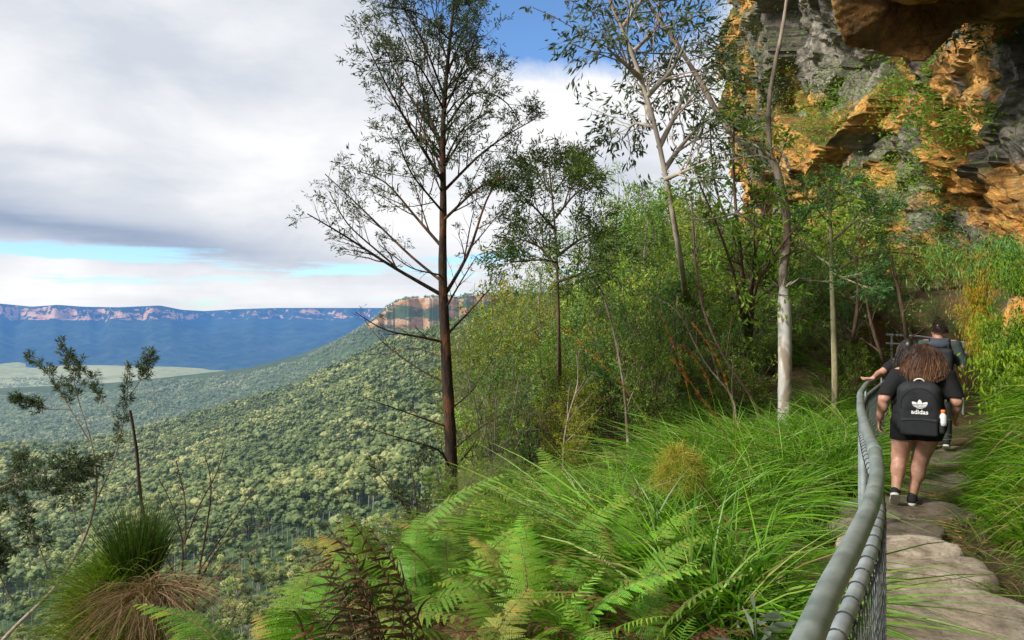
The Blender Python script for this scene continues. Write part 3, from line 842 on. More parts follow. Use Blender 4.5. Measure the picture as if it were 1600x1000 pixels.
mb.obj('handrail', m_rail, fence)
low = rail + np.array([0, 0, -.135]) + rside * .004
mb = MB(); tubes(mb, low - fo, np.full(150, .0215), 16, cap=True); mb.obj('lower_rail', m_pipe, fence)
# tie wires round the lower rail
seg = np.r_[0, np.cumsum(np.linalg.norm(np.diff(low, axis=0), axis=1))]
def along(poly, s): return np.stack([np.interp(s, seg, poly[:, k]) for k in range(3)], -1)
mb = MB()
for s in np.arange(.35, seg[-1], .122):
    c = along(low, s); tt = along(rail_t, s); tt = tt / np.linalg.norm(tt)
    sd_ = np.cross(tt, [0, 0, 1.]); sd_ /= np.linalg.norm(sd_); upv = np.cross(sd_, tt)
    a = np.linspace(0, 2 * np.pi, 15)
    ring = c + (np.cos(a)[:, None] * sd_ + np.sin(a)[:, None] * upv) * .0235 + tt * (a[:, None] / 6.28 * .02)
    tubes(mb, ring - fo, np.full(15, .0022), 5)
mb.obj('tie_wire', m_tie, fence)
# chain mesh
p_ = .056; hN = .82; nk = int(seg[-1] / p_); vv = np.linspace(0, hN, 34)
zig = np.abs(((vv / p_) % 1) * 2 - 1)
W = []
for k in range(nk):
    sgn = 1 if k % 2 else -1
    s = k * p_ + (zig * p_ * .52) * 1.0 + (.0)
    q = along(low, s) + along(rside, s) * (.022 + .004 * sgn * np.cos(vv / p_ * np.pi)[:, None]) 
    q[:, 2] -= vv
    W.append(q)
    s2 = k * p_ + ((1 - zig) * p_ * .52) - p_ * .5
    q = along(low, s2) + along(rside, s2) * .022; q[:, 2] -= vv; W.append(q)
mb = MB(); tubes(mb, np.array(W) - fo, np.full((len(W), 34), .0019), 4); mb.obj('chain_mesh', m_wire, fence)
for s in (.75, 2.7, 4.55, 6.6, 8.9, 11.2):
    if s > seg[-1]: continue
    c = along(low, s) - along(rside, s) * .0; gzv = g1(c[0], c[1])
    mb = MB(); q = np.linspace(c + [0, 0, -.0], [c[0], c[1], gzv - .25], 6)
    tubes(mb, q - fo, np.full(6, .0225), 12, cap=True)
    up_ = np.linspace(c + [0, 0, .0], c + [0, 0, .115], 3); tubes(mb, up_ - fo, np.full(3, .012), 8)
    mb.obj('post', m_pipe, fence)
# second railing beyond the bend
r2 = resample(PL((1384, 523, 14.2), (1430, 525, 14.0), (1480, 532, 13.2), (1510, 536, 12.6)), 20)
f2 = thing('bend_railing', 'short two pipe railing in the shade at the bend behind the man', 'railing', tuple(r2[10] * [1, 1, 0] + [0, 0, -1.5]))
f2o = np.array(f2.location)
mb = MB(); tubes(mb, r2 - f2o, np.full(20, .024), 10, cap=True); mb.obj('handrail', m_pipe, f2)
mb = MB(); tubes(mb, r2 - f2o - [0, 0, .16], np.full(20, .020), 10, cap=True); mb.obj('lower_rail', m_pipe, f2)
for k in (1, 10, 18):
    mb = MB(); c = r2[k]; tubes(mb, np.linspace(c, [c[0], c[1], g1(c[0], c[1]) - .2], 5) - f2o, np.full(5, .022), 10); mb.obj('post', m_pipe, f2)
# ================================================================== near vegetation
m_bark_dark = barkmat('charred wattle bark', (.018, .013, .010), (.07, .042, .028), patch=(.17, .065, .03), bump=.9, dist=.03)
m_bark_gum = barkmat('pale gum bark', (.46, .43, .385), (.72, .70, .65), (3, 3, 1.2), patch=(.30, .24, .18), bump=.25, rough=.65, dist=.006)
m_bark_tan = barkmat('grey brown gum bark', (.20, .155, .115), (.42, .35, .28), (6, 6, 1.5), patch=(.15, .10, .07), bump=.4)
m_bark_slim = barkmat('mottled olive bark', (.22, .19, .09), (.42, .38, .24), (8, 8, 2), patch=(.12, .10, .06), bump=.3)
m_bark_brown = barkmat('brown twig bark', (.07, .045, .03), (.20, .135, .09))
m_bark_grey = barkmat('grey twig bark', (.13, .11, .095), (.34, .29, .25))
m_bark_dark2 = barkmat('dark twig bark', (.03, .02, .016), (.12, .075, .055))
m_bark_burn = barkmat('dark broken stump bark', (.025, .018, .014), (.10, .065, .045), bump=.9)
L_wattle = leafmat('wattle leaf', (.022, .045, .018), (.085, .125, .055), (.11, .12, .07), trans=.25)
L_wattle2 = leafmat('greener wattle leaf', (.03, .075, .022), (.13, .23, .06), (.17, .26, .06), trans=.28)
L_gum = leafmat('gum leaf', (.025, .05, .025), (.10, .15, .07), (.14, .17, .09), trans=.25, rough=.42)
L_shrub = leafmat('shrub leaf', (.055, .125, .02), (.28, .43, .08), (.38, .46, .09), trans=.28)
L_dark = leafmat('dark shrub leaf', (.03, .085, .02), (.14, .27, .065), (.20, .32, .08), trans=.22)
L_yel = leafmat('yellow green leaf', (.10, .14, .014), (.34, .40, .05), (.42, .42, .06), trans=.3)
L_olive = leafmat('olive fine leaf', (.05, .095, .02), (.22, .31, .075), (.32, .30, .08), trans=.25)
L_bright = leafmat('fresh green leaf', (.05, .13, .018), (.21, .40, .06), (.24, .34, .06), trans=.35)
L_feather = leafmat('feathery leaf', (.02, .075, .025), (.10, .23, .07), (.11, .19, .05), trans=.28)

class Tree:
    """collects limbs and leaves of one plant, origin at its foot"""
    def __init__(s, foot, seed):
        s.foot = np.asarray(foot, float); s.w = MB(); s.l = MB(); s.rg = np.random.default_rng(seed)
    def limb(s, pts, r0, r1, K=14, n=7, mat=0, knob=0.):
        q = resample(np.asarray(pts, float), K)
        r = np.linspace(r0, r1, K)
        if knob: r = r * (1 + knob * s.rg.normal(size=K))
        tubes(s.w, q - s.foot, r, n, mat=mat, cap=True)
        return q[None], r[None]
    def sub(s, pr, m, length, n=4, mat=0, **kw):
        q, r = branch_level(pr[0], pr[1], m, length, rg=s.rg, **kw)
        tubes(s.w, q - s.foot, r, n, mat=mat)
        return q, r
    def leaf(s, pr, m, L, W, t0=.25, spread=.8, grav=.2, jitter=.02, prob=1., pairs=False):
        q, r = pr
        if prob < 1: q = q[s.rg.random(len(q)) < prob]
        if len(q) == 0: return
        N = len(q); t = t0 + (1 - t0) * s.rg.random((N, m)) 
        p, tn = interp_poly(q, t)
        p = p + s.rg.normal(size=p.shape) * jitter
        d = nrm(tn) + s.rg.normal(size=p.shape) * spread + np.array([0, 0, -grav])
        z = p[..., 2]; zz = (z - z.min()) / max(np.ptp(z), .1)
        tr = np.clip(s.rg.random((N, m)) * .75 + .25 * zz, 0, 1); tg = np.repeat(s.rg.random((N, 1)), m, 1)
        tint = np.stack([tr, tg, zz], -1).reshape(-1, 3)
        n_ = N * m
        leaves(s.l, p.reshape(-1, 3) - s.foot, d.reshape(-1, 3), L * s.rg.uniform(.6, 1.25, n_), W * s.rg.uniform(.7, 1.2, n_), tint, s.rg)
    def build(s, name, label, cat, bark, leafm, group=None, wname='trunk', lname='crown'):
        t = thing(name, label, cat, tuple(s.foot), group)
        if s.w.n: s.w.obj(wname, bark, t)
        if s.l.n: s.l.obj(lname, leafm, t, smooth=False)
        return t
def cat_(*prs):
    tt = np.linspace(0, 1, 16)
    prs = [(interp_poly(p[0], np.tile(tt, (len(p[0]), 1)))[0], interp_poly(p[1][:, :, None], np.tile(tt, (len(p[1]), 1)))[0][..., 0]) for p in prs]
    return np.concatenate([p[0] for p in prs]), np.concatenate([p[1] for p in prs])

# ---- tall dark wattle in the middle
D = 12.
def W(*a, d=D): return PL(*[(x, y, d + (k[0] if k else 0)) for x, y, *k in a])
T = Tree(P(706, 806, D) * [1, 1, 1], 11)
zf = g1(T.foot[0], T.foot[1])
tr = W((706, 860), (706, 800), (705, 700), (697, 560), (691, 430), (693, 300), (691, 200), (699, 100), (712, -20), (716, -70))
q = resample(tr, 40)
rad = np.interp(np.linspace(0, 1, 40), [0, .15, .4, .6, .8, 1], [.112, .096, .076, .054, .032, .012])
tubes(T.w, q - T.foot, rad * (1 + .05 * T.rg.normal(size=40)), 14)
trunk = (q[None], rad[None])
up_l = [T.limb(W(*a), r, .008, 12) for a, r in [
    (((690, 385), (645, 334, .4), (599, 276, .7), (560, 268, .9)), .028), (((687, 276), (645, 207, -.5), (606, 138, -.9), (574, 72, -1.1)), .030),
    (((691, 240), (660, 150, .6), (640, 70, .9), (610, 20, 1.)), .024), (((691, 207), (737, 138, .4), (790, 150, .8), (812, 190, 1.)), .022),
    (((694, 150), (660, 60, -.5), (622, 0, -.7)), .02), (((697, 120), (726, 50, .4), (738, -10, .5)), .02), (((692, 180), (735, 80, -.6), (752, 30, -.8)), .018),
    (((692, 300), (750, 240, .6), (800, 205, 1.2), (838, 185, 1.4)), .026), (((691, 346), (749, 290, -.6), (790, 275, -1.1)), .026), (((695, 461), (737, 392, .5), (757, 311, .9), (806, 236, 1.2)), .032),
    (((691, 330), (640, 270, -1.), (620, 215, -1.5)), .02), (((690, 250), (640, 190, 1.2), (600, 150, 1.6)), .018), (((692, 260), (720, 200, -1.1), (770, 170, -1.7)), .018), (((697, 90), (680, 30, .5), (668, -20, .7)), .016), (((690, 225), (620, 120, .2), (592, 50, .2)), .022), (((700, 60), (660, 20, -.4), (600, 10, -.8)), .014), (((693, 170), (650, 90, -.9), (588, 100, -1.3)), .018), (((694, 140), (740, 100, .9), (770, 120, 1.3)), .014)]]
lo_l = [T.limb(W(*a), r, .008, 12) for a, r in [
    (((692, 462), (599, 409, -.3), (541, 369, -.5), (480, 334, -.8)), .034), (((691, 440), (640, 400, .6), (570, 330, 1.), (508, 272, 1.2)), .026), (((620, 418, -.3), (540, 350, -.2), (515, 300, -.1)), .016)]]
dead = [T.limb(W(*a), r, .005, 12) for a, r in [
    (((697, 535), (645, 524, -.3), (600, 518, -.5), (556, 488, -.7)), .024), (((698, 600), (650, 575, .3), (590, 530, .5), (570, 500, .6)), .016), (((702, 668), (645, 648, -.3), (600, 632, -.5), (570, 622, -.6)), .017), (((704, 735), (690, 700, -.5), (640, 690, -.7), (574, 668, -.9)), .02),
    (((708, 735), (745, 690, .4), (755, 640, .6)), .016), (((701, 520), (740, 480, .4), (775, 440, .5)), .02), (((705, 705), (760, 660, -.4), (800, 640, -.6)), .014), (((697, 480), (720, 440, -.5), (745, 400, -.8)), .02), (((704, 640), (740, 610, .5), (770, 560, .7)), .013), (((698, 560), (640, 540, 1.), (590, 560, 1.4)), .012), (((690, 430), (640, 420, -.8), (590, 380, -1.2)), .014)]]
S1 = cat_(*up_l); L1 = cat_(*lo_l); D1 = cat_(*dead)
A = T.sub(S1, 10, .95, ang=(25, 55), up=.35, ratio=.5, t0=.15); A2 = T.sub(A, 7, .36, n=3, ang=(25, 60), up=.15, t0=.2, wig=.12)
topl = T.sub((q[None, 22:], rad[None, 22:]), 26, .8, ang=(30, 60), up=.4, t0=.05); topl2 = T.sub(topl, 7, .34, n=3, ang=(25, 60), up=.2)
B = T.sub(L1, 10, .75, ang=(25, 60), up=.3, t0=.3); B2 = T.sub(B, 6, .3, n=3, ang=(25, 60), t0=.3)
C = T.sub(D1, 7, .5, ang=(25, 60), up=.2, t0=.2); C2 = T.sub(C, 5, .2, n=3, ang=(25, 65))
lens = dict(spread=.75, grav=.15, jitter=.022)
T.leaf(A2, 15, .09, .018, prob=.85, **lens); T.leaf(topl2, 17, .09, .019, prob=.9, **lens); T.leaf(B2, 11, .08, .016, prob=.62, **lens); T.leaf(C2, 8, .07, .014, prob=.10, **lens)
T.build('wattle_tree', 'tall slender dark trunked tree with airy crown against the sky, centre of the view', 'tree', m_bark_dark, L_wattle)

# ---- second, smaller feathery tree on the slope
D = 20.
T = Tree([P(875, 640, D)[0], D, g1(P(875, 640, D)[0], D)], 12)
q = resample(np.vstack([[T.foot - [0, 0, .3]], W((874, 560), (872, 470), (871, 400), (866, 320), (858, 262))]), 24)
rad = np.linspace(.085, .012, 24); tubes(T.w, q - T.foot, rad, 9)
lim = cat_(*[T.limb(W(*a), r, .008, 10) for a, r in [(((872, 420), (840, 380, .4), (806, 372, .6)), .03), (((871, 400), (910, 370, .5), (940, 360, 1.)), .028), (((869, 360), (830, 318, -.6), (810, 300, -.8)), .024), (((868, 340), (900, 300, -.5), (918, 290, -.8)), .022), (((872, 440), (905, 430, -.8), (945, 400, -1.2)), .024), (((866, 310), (845, 280, .4), (838, 262, .5)), .018), (((871, 410), (840, 405, -1.), (800, 410, -1.5)), .02), (((866, 300), (885, 275, .3), (900, 262, .4)), .016)]])
A = T.sub(lim, 11, .8, ang=(25, 60), up=.25, t0=.25); A2 = T.sub(A, 8, .36, n=3, ang=(25, 60))
T.leaf(A2, 15, .11, .022, prob=.85, spread=.65, grav=.3, jitter=.05)
T.build('wattle_tree', 'smaller feathery tree rising above the bushes, right of the tall dark tree', 'tree', m_bark_brown, L_wattle2)

# ---- pale gum beside the track
D = 10.
T = Tree([P(1225, 645, D)[0], D, g1(P(1225, 645, D)[0], D)], 13)
q = resample(np.vstack([[T.foot - [0, 0, .3]], [T.foot], W((1225, 650), (1227, 560), (1226, 500), (1225, 440))]), 30)
rad = np.interp(np.linspace(0, 1, 30), [0, .2, .6, .85, .93, 1], [.12, .103, .10, .104, .102, .06])
tubes(T.w, q - T.foot, rad * (1 + .02 * T.rg.normal(size=30)), 16, mat=0)
T.limb(W((1226, 447), (1222, 425), (1231, 380), (1228, 330), (1223, 300), (1212, 259), (1203, 244)), .072, .055, 24, 12, 1, .03)
gl = T.limb(W((1205, 247), (1181, 244, .1), (1135, 202, .4), (1100, 138, .6), (1066, 81, .8), (1030, 30, 1.), (1000, -14, 1.1), (985, -60, 1.2)), .056, .026, 26, 10, 1, .04)
gr = T.limb(W((1204, 246), (1201, 200), (1200, 165, -.1), (1210, 104, -.1), (1223, 46, -.2), (1231, -12, -.3), (1236, -60, -.3)), .042, .022, 22, 10, 1, .04)
T.limb(W((1226, 385), (1195, 360, -.2), (1160, 338, -.3), (1150, 330, -.3)), .03, .018, 10, 8, 1, .08)
T.limb(W((1160, 340, -.3), (1158, 330, -.3), (1140, 336, -.3), (1105, 344, -.4), (1060, 342, -.5)), .024, .006, 14, 7, 1, .1)
for a in range(5):       # torn bark collar where the smooth bark starts
    b = P(1214 + 5 * a, 446 + 2 * (a % 2), D - .06); T.limb([b, b + [(-.05 + .025 * a), -.03, .05], b + [(-.10 + .05 * a), -.05, .07 + .02 * (a % 3)]], .014, .003, 5, 5, 1)
b1 = T.limb(W((1066, 84, .8), (1020, 84, .5), (947, 76, .2), (905, 50, .1), (881, 33, 0.), (833, 12, -.2)), .017, .005, 18, 7, 1, .05)
b2 = T.limb(W((1020, 18, 1.), (970, 22, .6), (940, 27, .4), (905, 8, .2), (880, -5, .1)), .015, .005, 14, 7, 1, .05)
b3 = T.limb(W((945, 76, .2), (920, 60, .4), (890, 62, .6), (842, 78, .8)), .009, .003, 12, 5, 1, .1)
b4 = T.limb(W((1000, -10, 1.), (940, -20, 1.2), (900, -30, 1.4), (860, -25, 1.4)), .014, .005, 10, 6, 1)
A = T.sub(cat_(b1, b2, b4), 10, .42, mat=1, ang=(25, 65), up=-.05, grav=.2, t0=.3); A2 = T.sub(A, 4, .16, n=3, mat=1, ang=(20, 60), grav=.3)
T.leaf(A2, 5, .085, .026, spread=.5, grav=.9, jitter=.01); T.leaf(A, 5, .085, .026, spread=.5, grav=.9)
up2 = T.sub(cat_(gl, gr), 5, .6, mat=1, ang=(30, 70), t0=.82); u3 = T.sub(up2, 6, .25, n=3, mat=1); T.leaf(u3, 9, .09, .027, spread=.6, grav=.8)
T.build('gum_tree', 'white smooth trunked gum beside the fence, forking into two bent bare limbs', 'tree', [m_bark_gum, m_bark_tan], L_gum)

# ---- leaning pale gum further up
D = 24.
T = Tree([P(1075, 520, D)[0], D, g1(P(1075, 520, D)[0], D)], 14)
q = resample(np.vstack([[T.foot - [0, 0, .4]], W((1066, 420), (1043, 287), (1021, 173), (1001, 118), (984, 63), (962, 22), (940, -20), (925, -70))]), 34)
rad = np.linspace(.088, .026, 34); tubes(T.w, q - T.foot, rad, 11)
lim = cat_(*[T.limb(W(*a), r, .012, 12) for a, r in [(((1021, 190), (1009, 170, .2), (1014, 150, .4), (1010, 120, .5)), .05), (((1001, 122), (975, 98, -.4), (948, 75, -.8)), .05), (((1030, 230), (1060, 170, .5), (1085, 110, 1.)), .05), (((1012, 150), (1050, 110, -.4), (1070, 70, -.8)), .045), (((1038, 265), (1070, 220, .6), (1110, 180, 1.)), .05), (((990, 80), (1020, 50, .5), (1040, 20, .8)), .04), (((975, 40), (1000, 5, -.4), (1020, -30, -.6)), .04), (((1040, 280), (1075, 265, -.5), (1110, 250, -.8)), .04), (((1025, 200), (990, 190, .6), (975, 215, .9)), .03)]])
A = T.sub(lim, 9, 1.5, ang=(25, 60), up=.2, t0=.25); A2 = T.sub(A, 6, .6, n=3, ang=(25, 60))
T.leaf(A2, 10, .16, .04, prob=.8, spread=.6, grav=.7, jitter=.06)
T.build('gum_tree', 'leaning cream trunked gum with sparse grey foliage behind the bushes', 'tree', barkmat('cream tan bark', (.33, .27, .22), (.52, .46, .39), (3, 3, 1.2), patch=(.24, .18, .14), bump=.3), L_gum)

# ---- slim mottled tree with tiers of dark feathery foliage
D = 12.4
T = Tree([P(1305, 630, D)[0], D, g1(P(1305, 630, D)[0], D)], 15)
q = resample(np.vstack([[T.foot - [0, 0, .3]], W((1305, 600), (1302, 500), (1299, 420), (1298, 350), (1294, 285))]), 24)
tubes(T.w, q - T.foot, np.linspace(.062, .02, 24), 9)
lim = cat_(*[T.limb(W(*a), r, .008, 10) for a, r in [(((1299, 430), (1340, 400, .4), (1400, 392, .8), (1432, 398, .9)), .022), (((1299, 415), (1260, 390, .5), (1238, 350, .8)), .02), (((1298, 380), (1340, 340, .3), (1390, 330, .6)), .02), (((1297, 350), (1270, 320, -.3), (1250, 300, -.4)), .018), (((1296, 330), (1330, 310, .4), (1360, 318, .6)), .016), (((1300, 440), (1350, 432, 1.), (1410, 430, 1.4)), .02), (((1299, 425), (1330, 440, -.6), (1370, 455, -.9)), .018), (((1299, 440), (1270, 440, .8), (1240, 430, 1.2)), .018), (((1300, 460), (1340, 470, .8), (1390, 470, 1.3)), .018), (((1295, 300), (1310, 285, .2), (1325, 282, .3)), .012)]])
A = T.sub(lim, 11, .6, ang=(30, 65), up=.1, t0=.2, flat=.6); A2 = T.sub(A, 8, .26, n=3, ang=(30, 60), flat=.6)
T.leaf(A2, 12, .075, .02, spread=.6, grav=.15, jitter=.03, prob=.8)
T.build('understorey_tree', 'slim mottled trunk tree with dark feathery tiers, between white gum and cliff', 'tree', m_bark_slim, L_feather)

# ---- broad leaved green tree behind the gum fork
D = 15.
T = Tree([P(1170, 560, D)[0], D, g1(P(1170, 560, D)[0], D)], 16)
lim = cat_(*[T.limb(np.vstack([[T.foot - [0, 0, .2]], W(*a)]), r, .012, 14) for a, r in [(((1160, 420), (1150, 330), (1140, 240), (1150, 160)), .06), (((1175, 420), (1190, 330, .5), (1215, 260, .8), (1230, 215, 1.)), .05), (((1150, 430), (1120, 350, -.5), (1090, 280, -.8)), .05), (((1180, 430), (1240, 360, -.3), (1290, 300, -.5)), .045), (((1155, 380), (1110, 300, .7), (1110, 200, 1.)), .04)]])
A = T.sub(lim, 14, 1.2, ang=(30, 65), up=.15, t0=.35); A2 = T.sub(A, 7, .42, n=3, ang=(30, 65))
T.leaf(A2, 8, .125, .046, spread=.8, grav=.5, jitter=.04, prob=.7)
T.build('understorey_tree', 'leafy bright green tree filling the gap behind the fork of the white gum', 'tree', m_bark_brown, L_bright)

# ---- shrubs and small trees on the hillside
def shrub_proto(kind, seed):
    T = Tree((0, 0, 0), seed); rg = T.rg
    st = []
    ns = {'dense': 8, 'dark': 8, 'olive': 7, 'yellow': 6, 'bright': 6, 'twiggy': 8}[kind]
    for k in range(ns):
        a = k / ns * 6.28 + rg.normal() * .3; sp = rg.uniform(.25, .75)
        h = rg.uniform(2.2, 3.0) * (1 - .25 * sp)
        st.append(T.limb([[0, 0, -.3], [.25 * math.cos(a) * sp, .25 * math.sin(a) * sp, h * .35], [1.3 * sp * math.cos(a), 1.3 * sp * math.sin(a), h * .8], [1.5 * sp * math.cos(a + .3), 1.5 * sp * math.sin(a + .3), h]], rg.uniform(.018, .032), .006, 12, 5, knob=.05))
    S = cat_(*st)
    if kind == 'twiggy':
        A = T.sub(S, 8, .8, ang=(25, 60), up=.1, t0=.15); A2 = T.sub(A, 6, .35, n=3, ang=(25, 70), wig=.2)
        T.leaf(A2, 5, .06, .022, prob=.5, spread=.9)
    else:
        A = T.sub(S, 10, .85, ang=(35, 75), up=.15, t0=.12, lenpow=.4); A2 = T.sub(A, 7, .34, n=3, ang=(30, 70))
        m, L_, W_, sp = {'dense': (9, .075, .032, .9), 'dark': (9, .075, .028, .9), 'olive': (12, .085, .014, .7), 'yellow': (9, .06, .034, .9), 'bright': (8, .085, .040, .9)}[kind]
        T.leaf(A2, m, L_, W_, spread=sp, grav=.25, jitter=.03)
    bark, lm = {'dense': (m_bark_brown, L_shrub), 'dark': (m_bark_brown, L_dark), 'olive': (m_bark_grey, L_olive), 'yellow': (m_bark_brown, L_yel), 'bright': (m_bark_brown, L_bright), 'twiggy': (m_bark_grey, L_olive)}[kind]
    return T.w.mesh('stems', bark), T.l.mesh('foliage', lm, False)
KINDS = {k: [shrub_proto(k, 200 + 10 * j + n) for n in range(2)] for j, k in enumerate(['dense', 'dark', 'olive', 'yellow', 'bright', 'twiggy'])}
LAB = {'dense': 'mid green bushy shrub in the thicket on the hillside', 'dark': 'dark green shrub in the shaded thicket on the hillside', 'olive': 'olive green fine leaved shrub in the thicket on the hillside',
       'yellow': 'yellow green bush standing out in the hillside thicket', 'bright': 'fresh green leafy bush in the hillside thicket', 'twiggy': 'brown twiggy half bare shrub in the hillside thicket'}
srg = np.random.default_rng(77)
def put_shrub(kind, x, y, h, wide=1., label=None, z=None, group=True):
    a = KINDS[kind][srg.integers(0, 2)]
    t = thing('shrub', label or LAB[kind], 'shrub', (x, y, g1(x, y) - .05 if z is None else z), kind.replace('yellow', 'yellow green') + ' shrubs of the hillside thicket' if (group and not label) else None, srg.uniform(0, 6.28))
    link('stems', a[0], t); link('foliage', a[1], t)
    s = h / 2.9; t.scale = (s * wide, s * wide, s)
    return t
SILP = [600, 730, 752, 775, 800, 870, 930, 965, 1000, 1050, 1100, 1200, 1300, 1400]
SILY = [760, 540, 450, 428, 418, 410, 385, 345, 275, 265, 290, 360, 430, 480]
cand = []
for _ in range(9000):
    d = 12.2 + 20 * srg.random() ** 1.1; px = srg.uniform(738, 1345); x = (px - CX) / F * d
    if abs((x - np.interp(d, TY, TX))) < 1.5 and d < 17: continue
    if x > np.interp(d, TY, TX) + .8: continue
    if abs(px - 706) < 36 and d < 13.5: continue
    if 1180 < px < 1330 and d < 13.4: continue
    if any((x - c[0]) ** 2 + (d - c[1]) ** 2 < (.95 + .025 * (d - 12)) ** 2 for c in cand): continue
    cand.append((x, d, px))
for x, d, px in cand:
    z0 = g1(x, d); ys = np.interp(px, SILP, SILY)
    yt = ys + np.interp(d, [12, 20, 32], [150 if px < 1000 else 200, 45, 0]) + srg.normal() * 22
    h = (HY - yt) / F * d - z0
    h = min(max(h, 1.3), 7.6)
    u = srg.random()
    if px < 880: kind = 'olive' if u < .40 else 'dense' if u < .64 else 'twiggy' if u < .72 else 'yellow' if u < .80 else 'dark'
    elif px < 1010: kind = 'dense' if u < .46 else 'dark' if u < .64 else 'twiggy' if u < .72 else 'yellow' if u < .84 else 'olive'
    else: kind = 'dark' if u < .42 else 'dense' if u < .74 else 'twiggy' if u < .8 else 'bright'
    put_shrub(kind, x, d, h, srg.uniform(.75, 1.05) if h < 4 else .72)
# low growth along the brink, between the ferns and the thicket
for _ in range(80):
    d = srg.uniform(4.8, 12.6); x = np.interp(d, [4.6, 6, 8, 12], [-.62, -.05, .0, -1.3]) + srg.uniform(-.75, 1.1)
    if abs(x + .95) < .25 and abs(d - 12) < .4: continue
    put_shrub(['dense', 'olive', 'twiggy', 'bright', 'dense', 'olive'][srg.integers(0, 6)], x, d, srg.uniform(.35, .75), 1.3)
for _ in range(24):
    d = srg.uniform(13.4, 17.5); px = srg.uniform(1060, 1350); x = (px - CX) / F * d
    if abs(x - np.interp(d, TY, TX)) < 1.1: continue
    put_shrub(['dark', 'dense', 'dark', 'olive', 'twiggy'][srg.integers(0, 5)], x, d, srg.uniform(.7, 1.3), 1.3)
# taller slim trees rising out of the thicket
for k, (px, yt, d, lab) in enumerate([(905, 372, 24, 'slim dark tree topping the thicket, just right of the feathery tree'), (965, 300, 23, 'taller drooping leaved tree on the thicket skyline before the leaning gum'), (1010, 345, 19, 'dark crowned thin tree in the thicket below the leaning gum'), (935, 455, 17, 'thin stemmed tree with a dark crown in the middle of the thicket'), (1090, 330, 18, 'leafy slim tree between the leaning gum and the white gum'), (845, 420, 22, 'small round topped tree at the left end of the thicket skyline'), (1055, 450, 15.5, 'dark thin stemmed tree low in the thicket, left of the white gum')]):
    x = (px - CX) / F * d; z0 = g1(x, d); zt = (HY - yt) / F * d; T = Tree([x, d, z0], 70 + k); H_ = zt - z0
    pr = T.limb([[x, d, z0 - .3], [x + .1, d, z0 + H_ * .4], [x - .1, d, z0 + H_ * .75], [x + .05, d, zt]], .055, .015, 16, 7, knob=.05)
    A = T.sub(pr, 13, H_ * .30, ang=(30, 65), up=.2, t0=.42, lenpow=.5); A2 = T.sub(A, 9, .5, n=3, ang=(30, 65)); T.leaf(A2, 12, .12, .03, spread=.7, grav=.6, jitter=.06)
    T.build('thicket_tree', lab, 'tree', m_bark_grey, [L_dark, L_shrub, L_dark, L_dark, L_shrub, L_olive, L_dark][k])
# bushes that stand out by colour
for px, yt, d, k, h, lab in [(858, 520, 13.5, 'bright', 1.5, 'bright green leafy bush low in the thicket, right of the dark trunk'), (872, 590, 12.6, 'yellow', 1.4, 'yellow green bush above the ferns, below the bright green one'),
                             (900, 650, 11.5, 'yellow', 1.1, 'small yellow green bush just behind the ferns'), (960, 460, 16., 'yellow', 2.4, 'lime green bush halfway up the hillside thicket'), (760, 455, 21, 'olive', 4.2, 'feathery olive tree top at the left end of the thicket')]:
    x = (px - CX) / F * d; zt = (HY - yt) / F * d
    put_shrub(k, x, d, h, 1., lab, z=max(zt - h, g1(x, d) - .1) if k != 'olive' else g1(x, d))
# dark small trees in the shade at the bend, behind the people
for px, d, h in [(1365, 17.5, 3.6), (1400, 18.5, 3.4), (1440, 19.5, 3.2), (1480, 19., 3.), (1340, 15.5, 2.6), (1320, 19, 4.2), (1420, 16.8, 1.9), (1375, 15.6, 1.6), (1460, 17.2, 1.6), (1260, 15.5, 3.2), (1285, 18., 4.), (1235, 14.2, 2.4), (1500, 16.5, 1.7), (1530, 15.8, 1.6)]:
    put_shrub('dark' if h < 3 else 'dense', (px - CX) / F * d, d, h * .42 if px > 1330 else h * .7, 1.2)
# crooked dark stems in the shade
for k, (pts, lab) in enumerate([(((1392, 620), (1384, 570), (1362, 520), (1352, 455)), 'crooked dark trunk leaning left in the shade before the far railing'), (((1400, 600), (1420, 540), (1408, 470), (1392, 400)), 'crooked dark trunk rising beside the far railing'), (((1340, 600), (1330, 540), (1345, 470), (1338, 400)), 'thin dark trunk right of the slim mottled tree')]):
    D = 14.2 + .3 * k; a = P(pts[0][0], pts[0][1], D); T = Tree([a[0], D, g1(a[0], D)], 31 + k)
    pr = T.limb(np.vstack([[T.foot - [0, 0, .2]], W(*pts[1:])]), .06, .02, 16, 7, knob=.06)
    A = T.sub(pr, 7, .9, ang=(30, 65), t0=.35); A2 = T.sub(A, 6, .35, n=3); T.leaf(A2, 7, .07, .03, prob=.7)
    T.build('shade_tree', lab, 'tree', m_bark_brown, L_dark)

# ---- pale bare stems in the thicket
for k, (pts, D, r, lab) in enumerate([
    (((982, 700), (975, 600), (960, 520), (940, 450), (920, 420)), 11.5, .032, 'thin pale leafless sapling rising behind the grass and ferns'),
    (((1190, 640), (1130, 560), (1095, 480), (1085, 400), (1080, 300)), 11.8, .035, 'reddish bare leaning stem left of the white gum'),
    (((1150, 620), (1100, 570), (1060, 480), (1040, 470), (1010, 460)), 11.2, .02, 'bleached dead branch arching left over the grass'),
    (((880, 690), (890, 640), (905, 600), (900, 540)), 12.2, .022, 'short grey bare stem among the yellow green bushes')]):
    a = P(pts[0][0], pts[0][1], D); T = Tree([a[0], D, g1(a[0], D)], 41 + k)
    pr = T.limb(np.vstack([[T.foot - [0, 0, .2]], W(*pts)]), r, r * .3, 20, 7, knob=.06)
    A = T.sub(pr, 8, .8, ang=(25, 55), up=.2, t0=.3); A2 = T.sub(A, 5, .3, n=3, ang=(25, 60), wig=.2)
    T.leaf(A2, 3, .06, .02, prob=.15)
    T.build('bare_sapling', lab, 'dead tree', m_bark_tan if k != 1 else m_bark_brown, L_olive)

